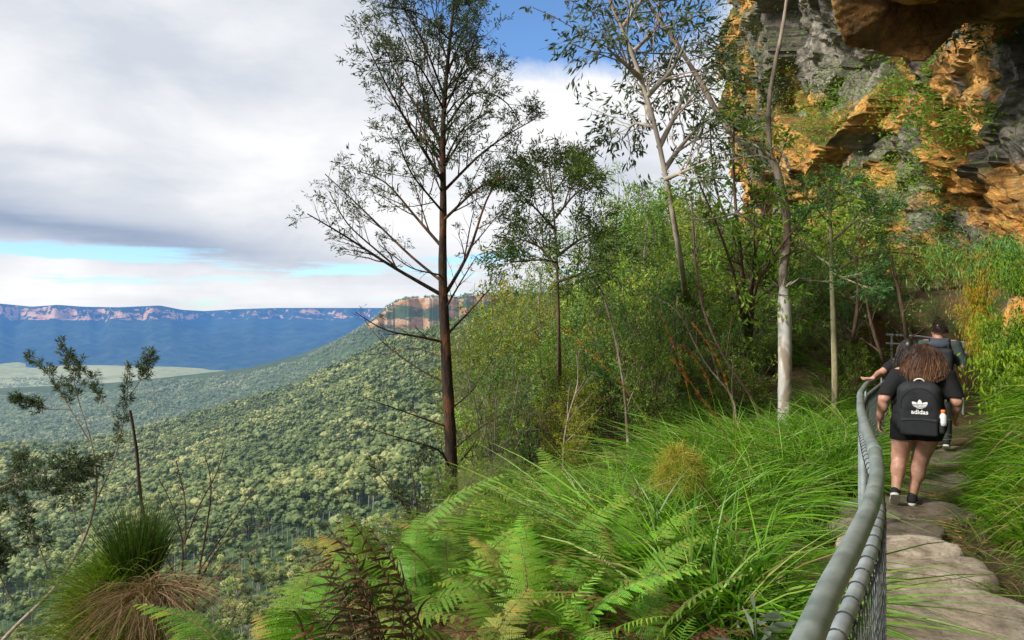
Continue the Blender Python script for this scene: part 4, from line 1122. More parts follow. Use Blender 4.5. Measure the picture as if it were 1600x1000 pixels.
# ================================================================== left edge: stump, gum sapling, dead bush on the mound
D = 4.5
T = Tree([P(233, 870, D)[0], D, P(0, 905, D)[2]], 51)
T.limb(W((236, 930), (233, 869), (228, 823), (218, 771), (214, 702), (208, 665), (203, 641)), .030, .021, 18, 11, knob=.05)
T.build('broken_stump', 'dark snapped off slender trunk standing on the grassy mound', 'dead tree', m_bark_burn, L_gum)
D = 4.2
T = Tree(P(30, 1010, D), 52)
main = T.limb(W((-20, 1030), (12, 990), (86, 921), (132, 846), (153, 777), (150, 720), (138, 673)), .034, .012, 24, 9, 0, .04)
ls = [T.limb(W(*a), r, .004, 12, 6, 0, .06) for a, r in [
    (((140, 690), (109, 638), (86, 598, .1), (52, 558, .2)), .011), (((138, 673), (120, 620, -.1), (112, 570, -.2), (95, 545, -.2)), .009), (((153, 777), (180, 720, .1), (190, 673, .2), (202, 615, .2), (198, 575, .2)), .012), (((202, 620, .2), (222, 590, .3), (232, 560, .3)), .007),
    (((190, 673, .2), (150, 610, .3), (130, 575, .4), (118, 560, .4)), .008), (((109, 640), (70, 640, -.2), (30, 625, -.3)), .006)]]
lw = [T.limb(W(*a), r, .004, 12, 6, 0, .06) for a, r in [
    (((86, 921), (60, 850, -.1), (40, 800, -.2), (0, 770, -.3)), .012), (((40, 800, -.2), (80, 760, -.3), (127, 725, -.4)), .008), (((132, 846), (110, 790, .1), (120, 740, .1), (160, 720, .1)), .009), (((20, 940), (-10, 880, -.2), (-40, 830, -.3)), .010), (((-20, 770, -.4), (40, 745, -.4), (126, 722, -.4)), .007), (((60, 850, -.1), (20, 860, -.4), (-20, 840, -.5)), .007), (((40, 800, -.2), (20, 740, .2), (40, 720, .3)), .007)]]
dd = [T.limb(W(*a), r, .003, 16, 6, 1, .05) for a, r in [
    (((158, 869), (167, 823), (190, 782, .1), (216, 736, .1), (239, 716, .1), (271, 684, .2), (323, 667, .2), (375, 656, .2)), .012), (((86, 921), (120, 905, -.1), (150, 893, -.1)), .009), (((239, 716, .1), (245, 650, .2), (240, 610, .2)), .006), (((153, 777), (130, 735, -.2), (180, 770, -.2)), .006), (((130, 735, -.1), (150, 770, -.1), (180, 775, -.1)), .006)]]
A = T.sub(cat_(*ls), 22, .20, n=4, ang=(20, 55), up=.35, t0=.35, lenpow=.2); A2 = T.sub(A, 4, .10, n=3, ang=(20, 55), up=.2)
T.leaf(A2, 8, .080, .0145, spread=.5, grav=.35, jitter=.006, t0=.1); T.leaf(A, 6, .080, .014, spread=.45, grav=.4, jitter=.004)
A = T.sub(cat_(*lw), 24, .26, n=4, ang=(25, 65), up=.1, t0=.3, lenpow=.2); A2 = T.sub(A, 4, .11, n=3, ang=(20, 55))
T.leaf(A2, 9, .10, .022, spread=.55, grav=.5, jitter=.006, t0=.1); T.leaf(A, 5, .08, .015, spread=.5, grav=.5, jitter=.004)
A = T.sub(cat_(*dd), 7, .22, n=3, mat=1, ang=(20, 60), t0=.3, wig=.2); T.sub(A, 4, .1, n=3, mat=1, ang=(25, 60), wig=.2)
T.build('gum_sapling', 'spindly gum with pale leaning stem and dark drooping leaf tufts, far left', 'tree', [m_bark_tan, m_bark_grey], L_gum)
D = 4.15
T = Tree(P(285, 935, D), 53)
ds = cat_(*[T.limb(W(*a), r, .007, 14, 5, 0, .05) for a, r in [
    (((283, 960), (282, 920), (288, 846), (265, 777, .1), (248, 748, .1)), .019), (((300, 960), (311, 892), (323, 823, -.1), (334, 753, -.1), (320, 711, -.1)), .02), (((300, 930), (345, 846, .1), (403, 823, .2), (426, 814, .2)), .016), (((288, 850), (310, 790, -.2), (340, 740, -.2), (350, 700, -.3)), .016), (((311, 892), (360, 820, .2), (400, 760, .3)), .015), (((283, 920), (250, 850, -.2), (240, 800, -.3)), .015), (((300, 940), (360, 880, -.2), (410, 850, -.3)), .015), (((290, 840), (290, 780, .2), (275, 720, .3)), .015)]])
A = T.sub(ds, 10, .26, n=4, ang=(20, 50), up=.2, t0=.2, wig=.15); A2 = T.sub(A, 6, .12, n=3, ang=(20, 60), wig=.2); T.sub(A2, 3, .05, n=3, ang=(25, 60))
T.build('dead_bush', 'leafless bush of brown branching twigs on the grassy mound', 'dead bush', m_bark_dark2, L_olive, wname='twigs')

# small tree on the slope below the dark wattle
D = 17.
T = Tree([P(655, 860, D)[0], D, P(0, 880, D)[2]], 54)
pr = cat_(*[T.limb(np.vstack([[T.foot - [0, 0, .5]], W(*a)]), .035, .008, 12, 6) for a in [((650, 800), (620, 760), (590, 740)), ((655, 800), (650, 750), (640, 715)), ((660, 800), (680, 770), (690, 740))]])
A = T.sub(pr, 9, .8, ang=(30, 65), t0=.4); A2 = T.sub(A, 7, .32, n=3); T.leaf(A2, 10, .11, .026, prob=.8)
T.build('small_tree', 'low feathery grey green tree at the brink, left of the dark trunk foot', 'tree', m_bark_brown, L_wattle)
# ================================================================== grass
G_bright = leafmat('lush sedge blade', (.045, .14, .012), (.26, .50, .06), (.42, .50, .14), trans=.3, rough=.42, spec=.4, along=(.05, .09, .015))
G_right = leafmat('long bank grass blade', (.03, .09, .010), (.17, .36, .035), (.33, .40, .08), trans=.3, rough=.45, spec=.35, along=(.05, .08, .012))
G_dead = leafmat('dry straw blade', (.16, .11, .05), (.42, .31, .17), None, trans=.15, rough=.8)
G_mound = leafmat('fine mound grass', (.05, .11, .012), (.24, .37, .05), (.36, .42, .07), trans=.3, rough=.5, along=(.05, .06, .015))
def tuft(mb, x, y, n, L, rg, lean=(0, 0), spread=.75, W=.010, rad=.12, pull=.75, z=None, mat=0, dead=.05, side=None, hp=.8):
    a = rg.uniform(0, 6.28, n); r = rad * np.sqrt(rg.random(n))
    bx, by = x + r * np.cos(a), y + r * np.sin(a)
    bz = (gz(bx, by) if z is None else np.full(n, z)) - .02
    out = np.stack([np.cos(a) * spread + lean[0] + rg.normal(size=n) * .22, np.sin(a) * spread + lean[1] + rg.normal(size=n) * .22, np.full(n, 1.25)], -1)
    out = out * np.array([1, 1, 1.]) 
    bend = np.stack([out[:, 0] * pull * hp, out[:, 1] * pull * hp, -rg.uniform(.25, 1.0, n) * pull], -1)
    Ls = L * rg.uniform(.55, 1.15, n)
    tint = np.stack([rg.random(n), np.clip(rg.random(n) * .8 + .25 * rg.normal() , 0, 1), np.zeros(n)], -1)
    k = rg.random(n) < dead
    if (~k).any(): blades(mb, np.stack([bx, by, bz], -1)[~k], out[~k], Ls[~k], (W * rg.uniform(.6, 1.25, n))[~k], bend[~k], tint[~k], 7, rg, mat)
    if k.any(): blades(mb, np.stack([bx, by, bz], -1)[k], out[k], Ls[k], (W * .8 * np.ones(n))[k], bend[k] * 1.2, tint[k], 7, rg, mat + 1)
grg = np.random.default_rng(500)
# left bank beyond the fence
mb = MB(); cnt = 0
while cnt < 165:
    y = grg.uniform(3.4, 11.5); x = np.interp(y, TY, TX) - grg.uniform(.95, 3.6)
    pxx = CX + F * x / y
    if x < np.interp(y, [3, 6, 12], [1.0, .4, .6]) or pxx < 860: continue
    if abs(x - 3.58) < .25 and abs(y - 10) < .4: continue
    if 4.6 < y < 8.6 and np.interp(y, TY, TX) - x < 1.45: continue
    tuft(mb, x, y, int(grg.integers(80, 125)), grg.uniform(.75, 1.2), grg, (-.25 + .3 * grg.normal(), -.30), .75, .0135, .13, dead=.08); cnt += 1
# a fringe on the fence line and up to the shade
for _ in range(60):
    y = grg.uniform(5.5, 14.5); x = np.interp(y, TY, TX) - grg.uniform(.72, 1.5)
    tuft(mb, x, y, 70, grg.uniform(.45, .75) * (.55 if y < 8.6 else 1.), grg, (-.35, -.1), .6, .009, .12)
for _ in range(80):      # thinner grass running up under the gums
    d = grg.uniform(10.5, 16); pxx = grg.uniform(1030, 1345); x = (pxx - CX) / F * d
    if abs(x - 3.58) < .2 and abs(d - 10) < .3: continue
    tuft(mb, x, d, 60, grg.uniform(.4, .8), grg, (-.2, -.2), .7, .010, .16)
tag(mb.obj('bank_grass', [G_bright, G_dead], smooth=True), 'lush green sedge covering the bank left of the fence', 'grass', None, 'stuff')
# right bank
mb = MB()
for _ in range(230):
    y = grg.uniform(2.6, 10.2); s = .66 + 1.3 * grg.random() ** 1.2 * np.interp(y, [6.5, 9], [1, .4])
    x = np.interp(y, TY, TX) + s / .88
    f = min(1, (s - .5) / .6)
    tuft(mb, x, y, int(grg.integers(75, 120)), grg.uniform(.55, .9) * (.4 + .6 * f), grg, (-.34 + .2 * grg.normal(), -.34), .45, .0105, .12, pull=1.05, dead=.07, hp=.28)
for _ in range(30):
    y = grg.uniform(9, 14); s = .7 + .8 * grg.random(); x = np.interp(y, TY, TX) + s / .88
    tuft(mb, x, y, 70, grg.uniform(.35, .6), grg, (-.3, -.2), .5, .009, .12, pull=.9)
for _ in range(40):      # trodden straw on the track edge
    y = grg.uniform(3.2, 10); x = np.interp(y, TY, TX) + grg.uniform(.42, .62)
    tuft(mb, x, y, 40, .38, grg, (-.5, -.3), 1.1, .006, .18, pull=1.0, dead=.45)
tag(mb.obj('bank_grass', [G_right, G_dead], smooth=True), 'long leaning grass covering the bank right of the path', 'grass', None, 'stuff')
# yellow green wiry hummock in the sedge
mb = MB(); c = P(1062, 775, 6.6); zz = g1(c[0], c[1])
G_wire = leafmat('wiry yellow blade', (.20, .22, .03), (.38, .38, .07), (.45, .36, .10), trans=.3)
n = 2600; u = nrm(grg.normal(size=(n, 3))); u[:, 2] = np.abs(u[:, 2])
base = np.array([c[0], c[1], -1.52]) + u * np.array([.19, .19, .36]) * grg.uniform(.7, 1, (n, 1))
blades(mb, base - [c[0], c[1], zz], u + grg.normal(size=(n, 3)) * .7, .11, .004, grg.normal(size=(n, 3)) * .5 + [0, 0, -.5], np.stack([grg.random(n), grg.random(n), grg.random(n)], -1), 5, grg)
o = mb.obj('wiry_hummock', G_wire); o.location = (c[0], c[1], zz); tag(o, 'yellow green fuzzy hummock poking out of the lush sedge', 'plant')
# mound on the left
mb = MB()
for _ in range(70):
    a = grg.uniform(0, 6.28); r = .5 * math.sqrt(grg.random())
    tuft(mb, -2.25 + r * math.cos(a) * 1.0, 4.45 + r * math.sin(a) * .8, 130, grg.uniform(.28, .48), grg, (0, -.15), .5, .0045, .10, pull=.6, dead=.04)
for _ in range(26):
    x = -2.75 + grg.normal() * .2; y = 4.7 + grg.normal() * .15
    tuft(mb, x, y, 110, grg.uniform(.3, .55), grg, (-.4, -.2), .6, .0045, .12, pull=.7)
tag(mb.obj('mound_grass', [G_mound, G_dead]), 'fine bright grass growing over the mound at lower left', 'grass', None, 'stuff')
mb = MB()
for _ in range(14):
    c = P(200 + 30 * grg.random(), 905, 4.4 + .1 * grg.random())
    tuft(mb, c[0], c[1], 110, grg.uniform(.42, .68), grg, (0, 0), .16, .004, .06, pull=.25, z=P(0, 915, 4.4)[2], dead=.03)
G_needle = leafmat('dark needle grass', (.02, .06, .012), (.09, .18, .03), None, trans=.25)
o = mb.obj('needle_grass_tuft', [G_needle, G_dead]); tag(o, 'tall dark needle leaved tuft wrapped round the broken stump', 'plant')
mb = MB()
for _ in range(11):
    x = -1.92 + grg.normal() * .08; y = 4.08 + grg.normal() * .05
    tuft(mb, x, y, 80, grg.uniform(.26, .42), grg, (.15, -.45), .35, .004, .07, pull=1.7, z=-1.50, dead=.93)
tag(mb.obj('dry_thatch', [G_mound, G_dead]), 'drooping brown thatch of dead grass on the front of the mound', 'dead grass')

# ================================================================== ferns
F_green = leafmat('fern frond', (.035, .13, .014), (.20, .42, .06), (.33, .42, .07), trans=.35, rough=.5)
F_yel = leafmat('yellowing fern frond', (.12, .16, .03), (.36, .38, .09), (.40, .26, .08), trans=.3, rough=.55)
F_dead = leafmat('dead fern frond', (.07, .035, .018), (.27, .14, .07), (.36, .18, .09), trans=.12, rough=.8)
F_dark = leafmat('dark old frond', (.03, .025, .012), (.12, .10, .04), (.17, .075, .035), trans=.12, rough=.7)
m_rachis = barkmat('fern stalk', (.10, .08, .03), (.24, .20, .07))
m_rachis_d = barkmat('dry fern stalk', (.06, .03, .018), (.16, .085, .05))
def frond_mesh(seed, L=1.1, arch=.55, npin=30, plen=.185, comb=True, curl=0., leafm=F_green, rach=m_rachis, wide=.012):
    """a long frond in the XZ plane from the origin: rachis, pinnae and (when comb) their pinnules"""
    rg = np.random.default_rng(seed); mb = MB(); K = 24
    s = np.linspace(0, 1, K)
    x = L * (s * .62 + s ** 2 * .30); z = L * (s * .86 - arch * s ** 2.3)
    y = .05 * L * np.sin(s * 3 + rg.uniform(0, 6))
    q = np.stack([x, y, z], -1); tubes(mb, q, np.linspace(.0065, .0012, K), 5, mat=1)
    tt = np.repeat(np.linspace(.22, .985, npin), 2); sg = np.tile([1, -1], npin)
    p, tn = interp_poly(q[None], tt[None]); p = p[0]; tn = nrm(tn[0])
    side = nrm(np.cross(tn, [0, 0, 1.]) ) * sg[:, None]
    prof = np.sin(np.pi * np.clip((tt - .16) / .86, 0, 1) ** .75) ** .8
    pl = plen * prof * rg.uniform(.88, 1.08, len(tt))
    upn = np.cross(side * sg[:, None], tn)
    d = nrm(side + tn * .42 + rg.normal(size=p.shape) * .07 + upn * rg.normal() * .05)
    drop = np.array([0, 0, -1.]) * (.22 + curl) 
    k2 = 9; ss = np.linspace(0, 1, k2)
    pc = p[:, None] + d[:, None] * (ss[:, None] * pl[:, None, None]) + drop * (ss ** 2)[:, None] * pl[:, None, None]
    if curl: pc = pc + rg.normal(size=(len(tt), 1, 3)) * .3 * (ss ** 2)[:, None] * pl[:, None, None]
    tone = np.clip(rg.random(len(tt)) * .5 + .5 * rg.random() + .1, 0, 1); gcl = np.clip(rg.random(len(tt)) * .5 + tt * .45, 0, 1)
    if not comb:
        tan = nrm(np.gradient(pc, axis=1)); nn = nrm(np.cross(tan, np.broadcast_to(tn[:, None], tan.shape))); sd = np.cross(nn, tan)
        w = wide * (1 - ss ** 1.8 * .92)[None, :, None] * (.6 + .4 * prof)[:, None, None]
        v = np.stack([pc - sd * w, pc, pc + sd * w], 2); v[:, :, 1] += nn * .002
        idx = np.arange(len(tt) * k2 * 3).reshape(len(tt), k2, 3)
        for a in (0, 1):
            f = np.stack([idx[:, :-1, a], idx[:, :-1, a + 1], idx[:, 1:, a + 1], idx[:, 1:, a]], -1).reshape(-1, 4)
            if a == 0: mb.add(v.reshape(-1, 3), f, np.repeat(np.stack([tone, gcl, tt], -1), k2 * 3, 0))
            else: mb.add(v.reshape(-1, 3), f, np.repeat(np.stack([tone * .8, gcl, tt], -1), k2 * 3, 0))
    else:
        m = 14; t2 = np.linspace(.06, .98, m)
        pp, tq = interp_poly(pc, np.broadcast_to(t2, (len(tt), m))); tq = nrm(tq)
        nn = nrm(np.cross(tq, np.broadcast_to(tn[:, None], tq.shape))); sd = np.cross(nn, tq)
        for sgn in (1, -1):
            dl = sd * sgn + tq * .45 + rg.normal(size=pp.shape) * .12
            ln = (.030 * (1 - t2 ** 2 * .85))[None] * (.45 + .55 * prof[:, None]) * (plen / .24)
            L_ = np.broadcast_to(ln, pp.shape[:2]).ravel()
            # pinnules lie in the plane of the pinna
            dd_ = nrm(dl.reshape(-1, 3)); w_ = nrm(np.cross(nn.reshape(-1, 3), dd_)) * (.0062 * plen / .24)
            b = pp.reshape(-1, 3); v = np.stack([b - w_ * .8, b + dd_ * L_[:, None] * .5 - w_, b + dd_ * L_[:, None], b + dd_ * L_[:, None] * .5 + w_ * .9, b + w_ * .8], 1)
            n_ = len(b); tin = np.repeat(np.stack([np.repeat(tone, m) + rg.normal(size=n_) * .1, np.repeat(gcl, m), np.repeat(tt, m)], -1), 5, 0)
            mb.add(v.reshape(-1, 3), np.arange(n_ * 5).reshape(n_, 5), np.clip(tin, 0, 1))
        tubes(mb, pc, np.broadcast_to(np.linspace(.0016, .0005, k2), pc.shape[:2]), 3, mat=1)
    return mb.mesh('frond', [leafm, rach], False)
FR = {'green': [frond_mesh(600 + k, 1.1 + .1 * (k % 3), .5 + .12 * (k % 2)) for k in range(4)],
      'yellow': [frond_mesh(620 + k, 1.05, .62, leafm=F_yel) for k in range(2)],
      'plain': [frond_mesh(640 + k, 1.05, .5, 30, .19, False, leafm=F_green, wide=.0085) for k in range(3)],
      'straw': [frond_mesh(660 + k, .95, .6, 26, .17, False, .15, F_yel, m_rachis_d, .007) for k in range(2)],
      'dead': [frond_mesh(680 + k, .85, .95, 22, .15, True, .55, F_dead, m_rachis_d) for k in range(3)],
      'dark': [frond_mesh(700 + k, 1.1, .42, 30, .15, False, .2, F_dark, m_rachis_d, .0075) for k in range(3)]}
frg = np.random.default_rng(808)
def fern(x, y, kinds, label, n=9, scale=1., aim=None, fan=3.14, steep=0., z=None, group=None):
    t = thing('fern', label, 'fern', (x, y, (g1(x, y) if z is None else z) - .02), group)
    for k in range(n):
        kd = kinds[k % len(kinds)]; me = FR[kd][frg.integers(0, len(FR[kd]))]
        o = link('frond' if kd in ('green', 'plain', 'yellow') else 'dead_frond', me, t)
        a = (aim if aim is not None else 0) + (frg.uniform(-fan, fan) if fan < 3 else k / n * 6.28 + frg.normal() * .25)
        s = scale * frg.uniform(.82, 1.25)
        o.rotation_euler = (frg.normal() * .12, -steep - frg.uniform(0., .38), a); o.scale = (s, s, s)
        o.location = (frg.normal() * .03, frg.normal() * .03, 0)
    return t
R_ = math.radians
fl = [  # x, y, kinds, fronds, scale, steepness, words
 (-.30, 5.9, 'g y g', 9, .85, .15, 'bright fern at the brink, at the foot of the dark tree'), (.10, 5.6, 'g p g', 9, .9, .2, 'pale green fern in the back row, below the yellow green bushes'),
 (.50, 5.5, 'g g y', 10, .9, .2, 'green fern in the back row against the sedge'), (-.62, 5.1, 'g d y', 9, .8, .1, 'green and rusty fern hanging over the edge of the drop'),
 (-.20, 4.8, 'd y d', 9, .8, .15, 'rusty brown fern in front of the dark tree trunk'), (.28, 4.7, 'g p g', 11, .85, .25, 'lush light green fern in the middle row'),
 (.72, 4.5, 'g g p', 10, .8, .25, 'fresh fern wedged against the sedge clump'), (-.75, 4.3, 'g y g', 10, .8, .1, 'spreading green fern on the brink, left of the rusty one'),
 (-.35, 4.1, 'g g p', 11, .85, .2, 'large bright green fern in the middle of the fern bank'), (.15, 3.95, 'g y p', 10, .8, .3, 'yellow tinged fern in the middle of the fern bank'),
 (.55, 3.75, 'p g s', 10, .75, .35, 'narrow leaved fern beside the sedge clump'), (-.70, 3.6, 'g y s', 9, .75, .1, 'straw flecked fern behind the withered dark one'),
 (-.28, 3.35, 'y g y', 10, .75, .2, 'yellowing fern behind the curled brown fronds'), (.18, 3.2, 'g p g', 11, .75, .4, 'upright green fern in the front row beside the sedge'),
 (.50, 3.0, 'd p g', 9, .62, .3, 'fern with shrivelled red brown fronds near the grey weed'), (-.12, 2.8, 'd d y', 10, .62, .25, 'fern full of curled dead fronds at the bottom centre'),
 (.15, 2.55, 'p p s', 10, .60, .4, 'narrow leaved dark green fern at the bottom centre'), (-.72, 2.95, 'g y p', 9, .60, .05, 'low green fern spilling over the brink'),
 (-.55, 2.45, 'y g p', 8, .5, .1, 'small green fern at the lower edge, left of the withered one'), (-.28, 2.25, 'g s p', 8, .5, .2, 'fern cut by the bottom edge of the view'), (.42, 2.5, 'd g p', 8, .48, .25, 'small half dead fern at the bottom edge'),
 (.05, 3.4, 'd d y d', 9, .85, .5, 'rust red shrivelled fern standing among the green ones, bottom centre'), (-.55, 3.9, 'd d g', 8, .9, .3, 'brown fern between the withered dark one and the green ferns'), (-.92, 3.25, 'g y g', 10, .85, .1, 'green fern leaning out over the drop, left of the withered dark one'), (-1.0, 2.7, 'g g p', 9, .8, .1, 'leftmost bright green fern spilling toward the mound'), (-.78, 4.7, 'g g y', 10, 1.0, .2, 'bright fern crowning the brink below the small tree'), (.62, 3.3, 'd d', 6, .75, .5, 'rust brown dead fern against the foot of the sedge clump')]
for x, y, ks, n, sc, st, lab in fl:
    fern(x, y, [{'g': 'green', 'y': 'yellow', 'p': 'plain', 's': 'straw', 'd': 'dead'}[c] for c in ks.split()], lab, n, sc * np.interp(y, [2.3, 4, 6], [1., .80, .70]), steep=st)
fern(-.44, 2.5, ['dark', 'dark', 'dark', 'dead'], 'withered dark brown fern standing upright at the brink, left of the green ones', 15, .78, aim=R_(165), fan=.5, steep=.72)
# grey leaved weed by the bare rock
mb = MB(); c = np.array([.98, 3.05]); zz = g1(*c)
L_grey = leafmat('grey green weed leaf', (.16, .22, .15), (.34, .42, .32), None, trans=.2)
n = 26; zs = frg.uniform(.05, .42, n); a = frg.uniform(0, 6.28, n)
leaves(mb, np.stack([.02 * np.cos(a), .02 * np.sin(a), zs], -1), np.stack([np.cos(a), np.sin(a), .35 + 0 * a], -1), frg.uniform(.09, .19, n), frg.uniform(.025, .045, n), np.stack([frg.random(n)] * 3, -1), frg)
tubes(mb, np.array([[0, 0, -.05], [.01, 0, .2], [0, .01, .44]]), np.array([.006, .005, .003]), 5)
o = mb.obj('grey_weed', L_grey); o.location = (*c, zz); tag(o, 'small weed with pale grey green leaves beside the near handrail', 'plant')
# rusty reed stalks
m_reed = leafmat('reed stalk', (.16, .17, .03), (.32, .30, .06), None, trans=.1); m_rust = leafmat('rusty seed head', (.18, .07, .02), (.42, .19, .06), None, trans=.1)
for k, (x0, y0, x1, y1, d, lab) in enumerate([(1060, 740, 885, 515, 7., 'long rusty seed stalk arching left above the ferns'), (1090, 690, 1030, 490, 7.6, 'left of two tall rusty reed stalks before the dark thicket'), (1150, 650, 1083, 505, 8.2, 'right of two tall rusty reed stalks before the dark thicket'), (1000, 760, 895, 690, 5.6, 'dark thin dead stalk crossing the sedge'), (1180, 800, 1050, 560, 6.4, 'thin brown stalk leaning left across the sedge clump'), (1120, 640, 1066, 540, 8.6, 'short rusty reed stalk between the taller ones')]):
    a, b = P(x0, y0, d), P(x1, y1, d); mid = (a + b) / 2 + [.05, 0, .12]
    f = np.array([a[0], a[1], g1(a[0], a[1])]); mb = MB(); q = resample(np.array([f, a, mid, b]), 20)
    tubes(mb, q - f, np.linspace(.006, .002, 20), 5, tint=None)
    if k != 3:
        n = 130; t = np.sort(grg.uniform(.62, 1, n)); p, tn = interp_poly(q[None], t[None])
        leaves(mb, p[0] - f, nrm(tn[0]) + grg.normal(size=(n, 3)) * .28, .045, .008, np.stack([grg.random(n)] * 3, -1), grg, 1)
    o = mb.obj('reed_stalk', [m_reed if k != 3 else m_bark_brown, m_rust]); o.location = f; tag(o, lab, 'reed')

# dry leaves and straw lying on the track
mb = MB(); n = 420; y = grg.uniform(2.6, 10, n); x = np.interp(y, TY, TX) + grg.uniform(-.5, .6, n)
z = gz(x, y) + np.where(grg.random(n) < .6, .055, .03)
L_litter = leafmat('dry fallen leaf', (.10, .05, .02), (.36, .22, .10), None, trans=.05, rough=.8)
ff = np.stack([grg.normal(size=n), grg.normal(size=n), grg.normal(size=n) * .15], -1)
leaves(mb, np.stack([x, y, z], -1), ff, grg.uniform(.03, .09, n), grg.uniform(.006, .02, n), np.stack([grg.random(n)] * 3, -1), grg)
tag(mb.obj('leaf_litter', L_litter, smooth=False), 'dry leaves and straw scattered over the path', 'leaf litter', None, 'stuff')

# ================================================================== green things on the cliff and bank
L_hang = leafmat('hanging fern leaf', (.04, .11, .012), (.22, .38, .04), (.38, .42, .05), trans=.35)
L_rustmoss = leafmat('golden moss leaf', (.22, .15, .02), (.42, .34, .05), (.34, .36, .06), trans=.3)
def hang_patch(name, label, px, py, d, rx, rz, n, lm, L=.10, W=.022, depth=.25, seed=0, drop=1.0):
    rg = np.random.default_rng(900 + seed); c = P(px, py, d); mb = MB()
    u = rg.normal(size=(n, 3)) * np.array([rx, depth, rz]) * .6
    cl = (fbm(u * 4 + seed * 3, 3, seed) - .5)
    k = cl > .0; u = u[k]; m = len(u)
    dr = np.stack([rg.normal(size=m) * .5 - .25, -.5 + rg.normal(size=m) * .4, -drop + rg.normal(size=m) * .5], -1)
    leaves(mb, u, dr, L * rg.uniform(.6, 1.3, m), W * rg.uniform(.7, 1.2, m), np.stack([np.clip(rg.random(m) * .7 + (cl[k]) * 1.5 + .1, 0, 1), np.clip(rg.random(m) * .5 + cl[k] * 2, 0, 1), rg.random(m)], -1), rg)
    o = mb.obj(name, lm, smooth=False); o.location = c; return tag(o, label, 'plant')
hang_patch('hanging_moss', 'golden yellow moss curtain on the bank right of the man', 1528, 480, 10.3, .22, .55, 16000, L_rustmoss, .06, .007, .2, 1, 1.6)
hang_patch('hanging_fern', 'bright yellow green ferns hanging over the bank at the right edge', 1592, 505, 9.4, .38, .6, 14000, L_hang, .065, .018, .3, 2)
hang_patch('hanging_fern', 'dark weedy tangle drooping above the golden moss curtain', 1565, 405, 10.6, .75, .30, 6000, L_dark, .12, .016, .4, 3)
hang_patch('hanging_fern', 'light green leafy cluster low on the bank at the right edge', 1600, 585, 8.6, .35, .35, 5000, L_hang, .09, .03, .3, 4)
def cliff_plant(px, py, h, kind, label, n=1500, sx=1.0, sz=.5):
    p, nn = on_cliff(px, py)
    if p is None: return
    rg = np.random.default_rng(int(px * 7 + py)); mb = MB(); d = p[1]
    u = rg.normal(size=(n, 3)) * np.array([sx, .5, sz]) * .5 * h
    cl = fbm(u * 3 / h + px, 3, 5) - .5; k = cl > -.05; u = u[k]; m = len(u)
    dr = np.stack([rg.normal(size=m), rg.normal(size=m) - .5, rg.normal(size=m) * .6 - .2], -1)
    leaves(mb, u, dr, .15 * rg.uniform(.6, 1.4, m), .045 * rg.uniform(.6, 1.3, m), np.stack([np.clip(rg.random(m) * .7 + cl[k] * 1.4 + .1, 0, 1), rg.random(m) * .8, rg.random(m)], -1), rg)
    o = mb.obj('ledge_plant', {'b': L_bright, 's': L_shrub, 'd': L_dark, 'o': L_olive}[kind], smooth=False)
    o.location = p + nn * .15; tag(o, label, 'plant')
for px, py, h, kd, n, sx, sz, lab in [
    (1452, 130, 1.9, 'b', 2600, .7, 1.3, 'bright green growth in the cleft under the roof block'), (1500, 180, 1.3, 'b', 1400, 1.2, .6, 'green ledge plants right of the cleft in the cliff'), (1390, 150, 1.5, 's', 1600, .6, 1.2, 'green tuft left of the bright cleft'),
    (1320, 170, 2.6, 's', 3200, 1.4, .7, 'long green strip on the diagonal ledge of the cliff'), (1270, 215, 2.4, 's', 2600, 1.4, .6, 'green strip at the lower end of the diagonal ledge'), (1300, 130, 1.8, 'd', 1800, 1.5, .6, 'dark plants in the black recess of the cliff'),
    (1180, 40, 4., 'o', 5200, .8, 1.8, 'olive curtain of plants hanging from the cliff top, upper left'), (1150, 130, 3.4, 's', 3600, .8, 1.4, 'green growth at the left corner of the cliff'), (1215, 110, 3., 'o', 2600, .9, 1.2, 'hanging olive plants beside the black recess'), (1105, 60, 3.4, 's', 3200, .8, 1.2, 'leafy top on the outer corner of the cliff'),
    (1440, 265, 1.2, 's', 1300, 1., .8, 'small plant under the orange block in the middle of the cliff'), (1490, 330, 1.2, 'd', 1200, 1.1, .8, 'dark plant below the tall orange block'), (1400, 300, 2.2, 's', 2300, 1.6, .6, 'shrubby ledge below the dark undercut'), (1345, 330, 2.2, 's', 2200, 1.4, .7, 'green ledge shrub above the feathery tree'),
    (1460, 375, 1.3, 'd', 1300, 1.2, .6, 'dark tuft beside the lowest orange face'), (1520, 395, 1.4, 's', 1600, 1.6, .5, 'weedy green fringe at the foot of the cliff'), (1575, 30, 1.3, 'd', 2000, 1.4, .5, 'dark ferns hanging under the roof block, top right corner'), (1555, 175, 1.0, 's', 900, 1.2, .6, 'small green plants on the grey rock at the right')]:
    cliff_plant(px, py, h, kd, lab, n, sx, sz)
# ================================================================== the three walkers
import openvdb
from mathutils.bvhtree import BVHTree as _BVH
def skinmat():
    m, t = newmat('skin'); o = t.objc(); n = t.noise(o, 18., 5, .6); n2 = t.noise(o, 120., 3, .6)
    c = t.mix(t.rng(n, .3, .7), (.42, .20, .135), (.60, .34, .245))
    b = t.node('ShaderNodeBsdfPrincipled'); t.set(b, 'Base Color', c); t.set(b, 'Roughness', .48); t.set(b, 'Subsurface Weight', .12)
    b.inputs['Subsurface Radius'].default_value = (.02, .008, .004); t.set(b, 'Normal', t.bump(n2, .12, .003)); t.out(b.outputs[0]); return m
def clothmat(name, c1, c2, rough=.85):
    m, t = newmat(name); o = t.objc(); n = t.noise(o, 9., 5, .6); n2 = t.noise(o, 420., 2, .5)
    t.out(t.bsdf(t.mix(n, c1, c2), rough, .25, t.bump(t.math('ADD', n2, t.math('MULTIPLY', n, 2.)), .35, .006))); return m
m_skin = skinmat()
m_black = clothmat('black cotton', (.008, .008, .009), (.020, .020, .022))
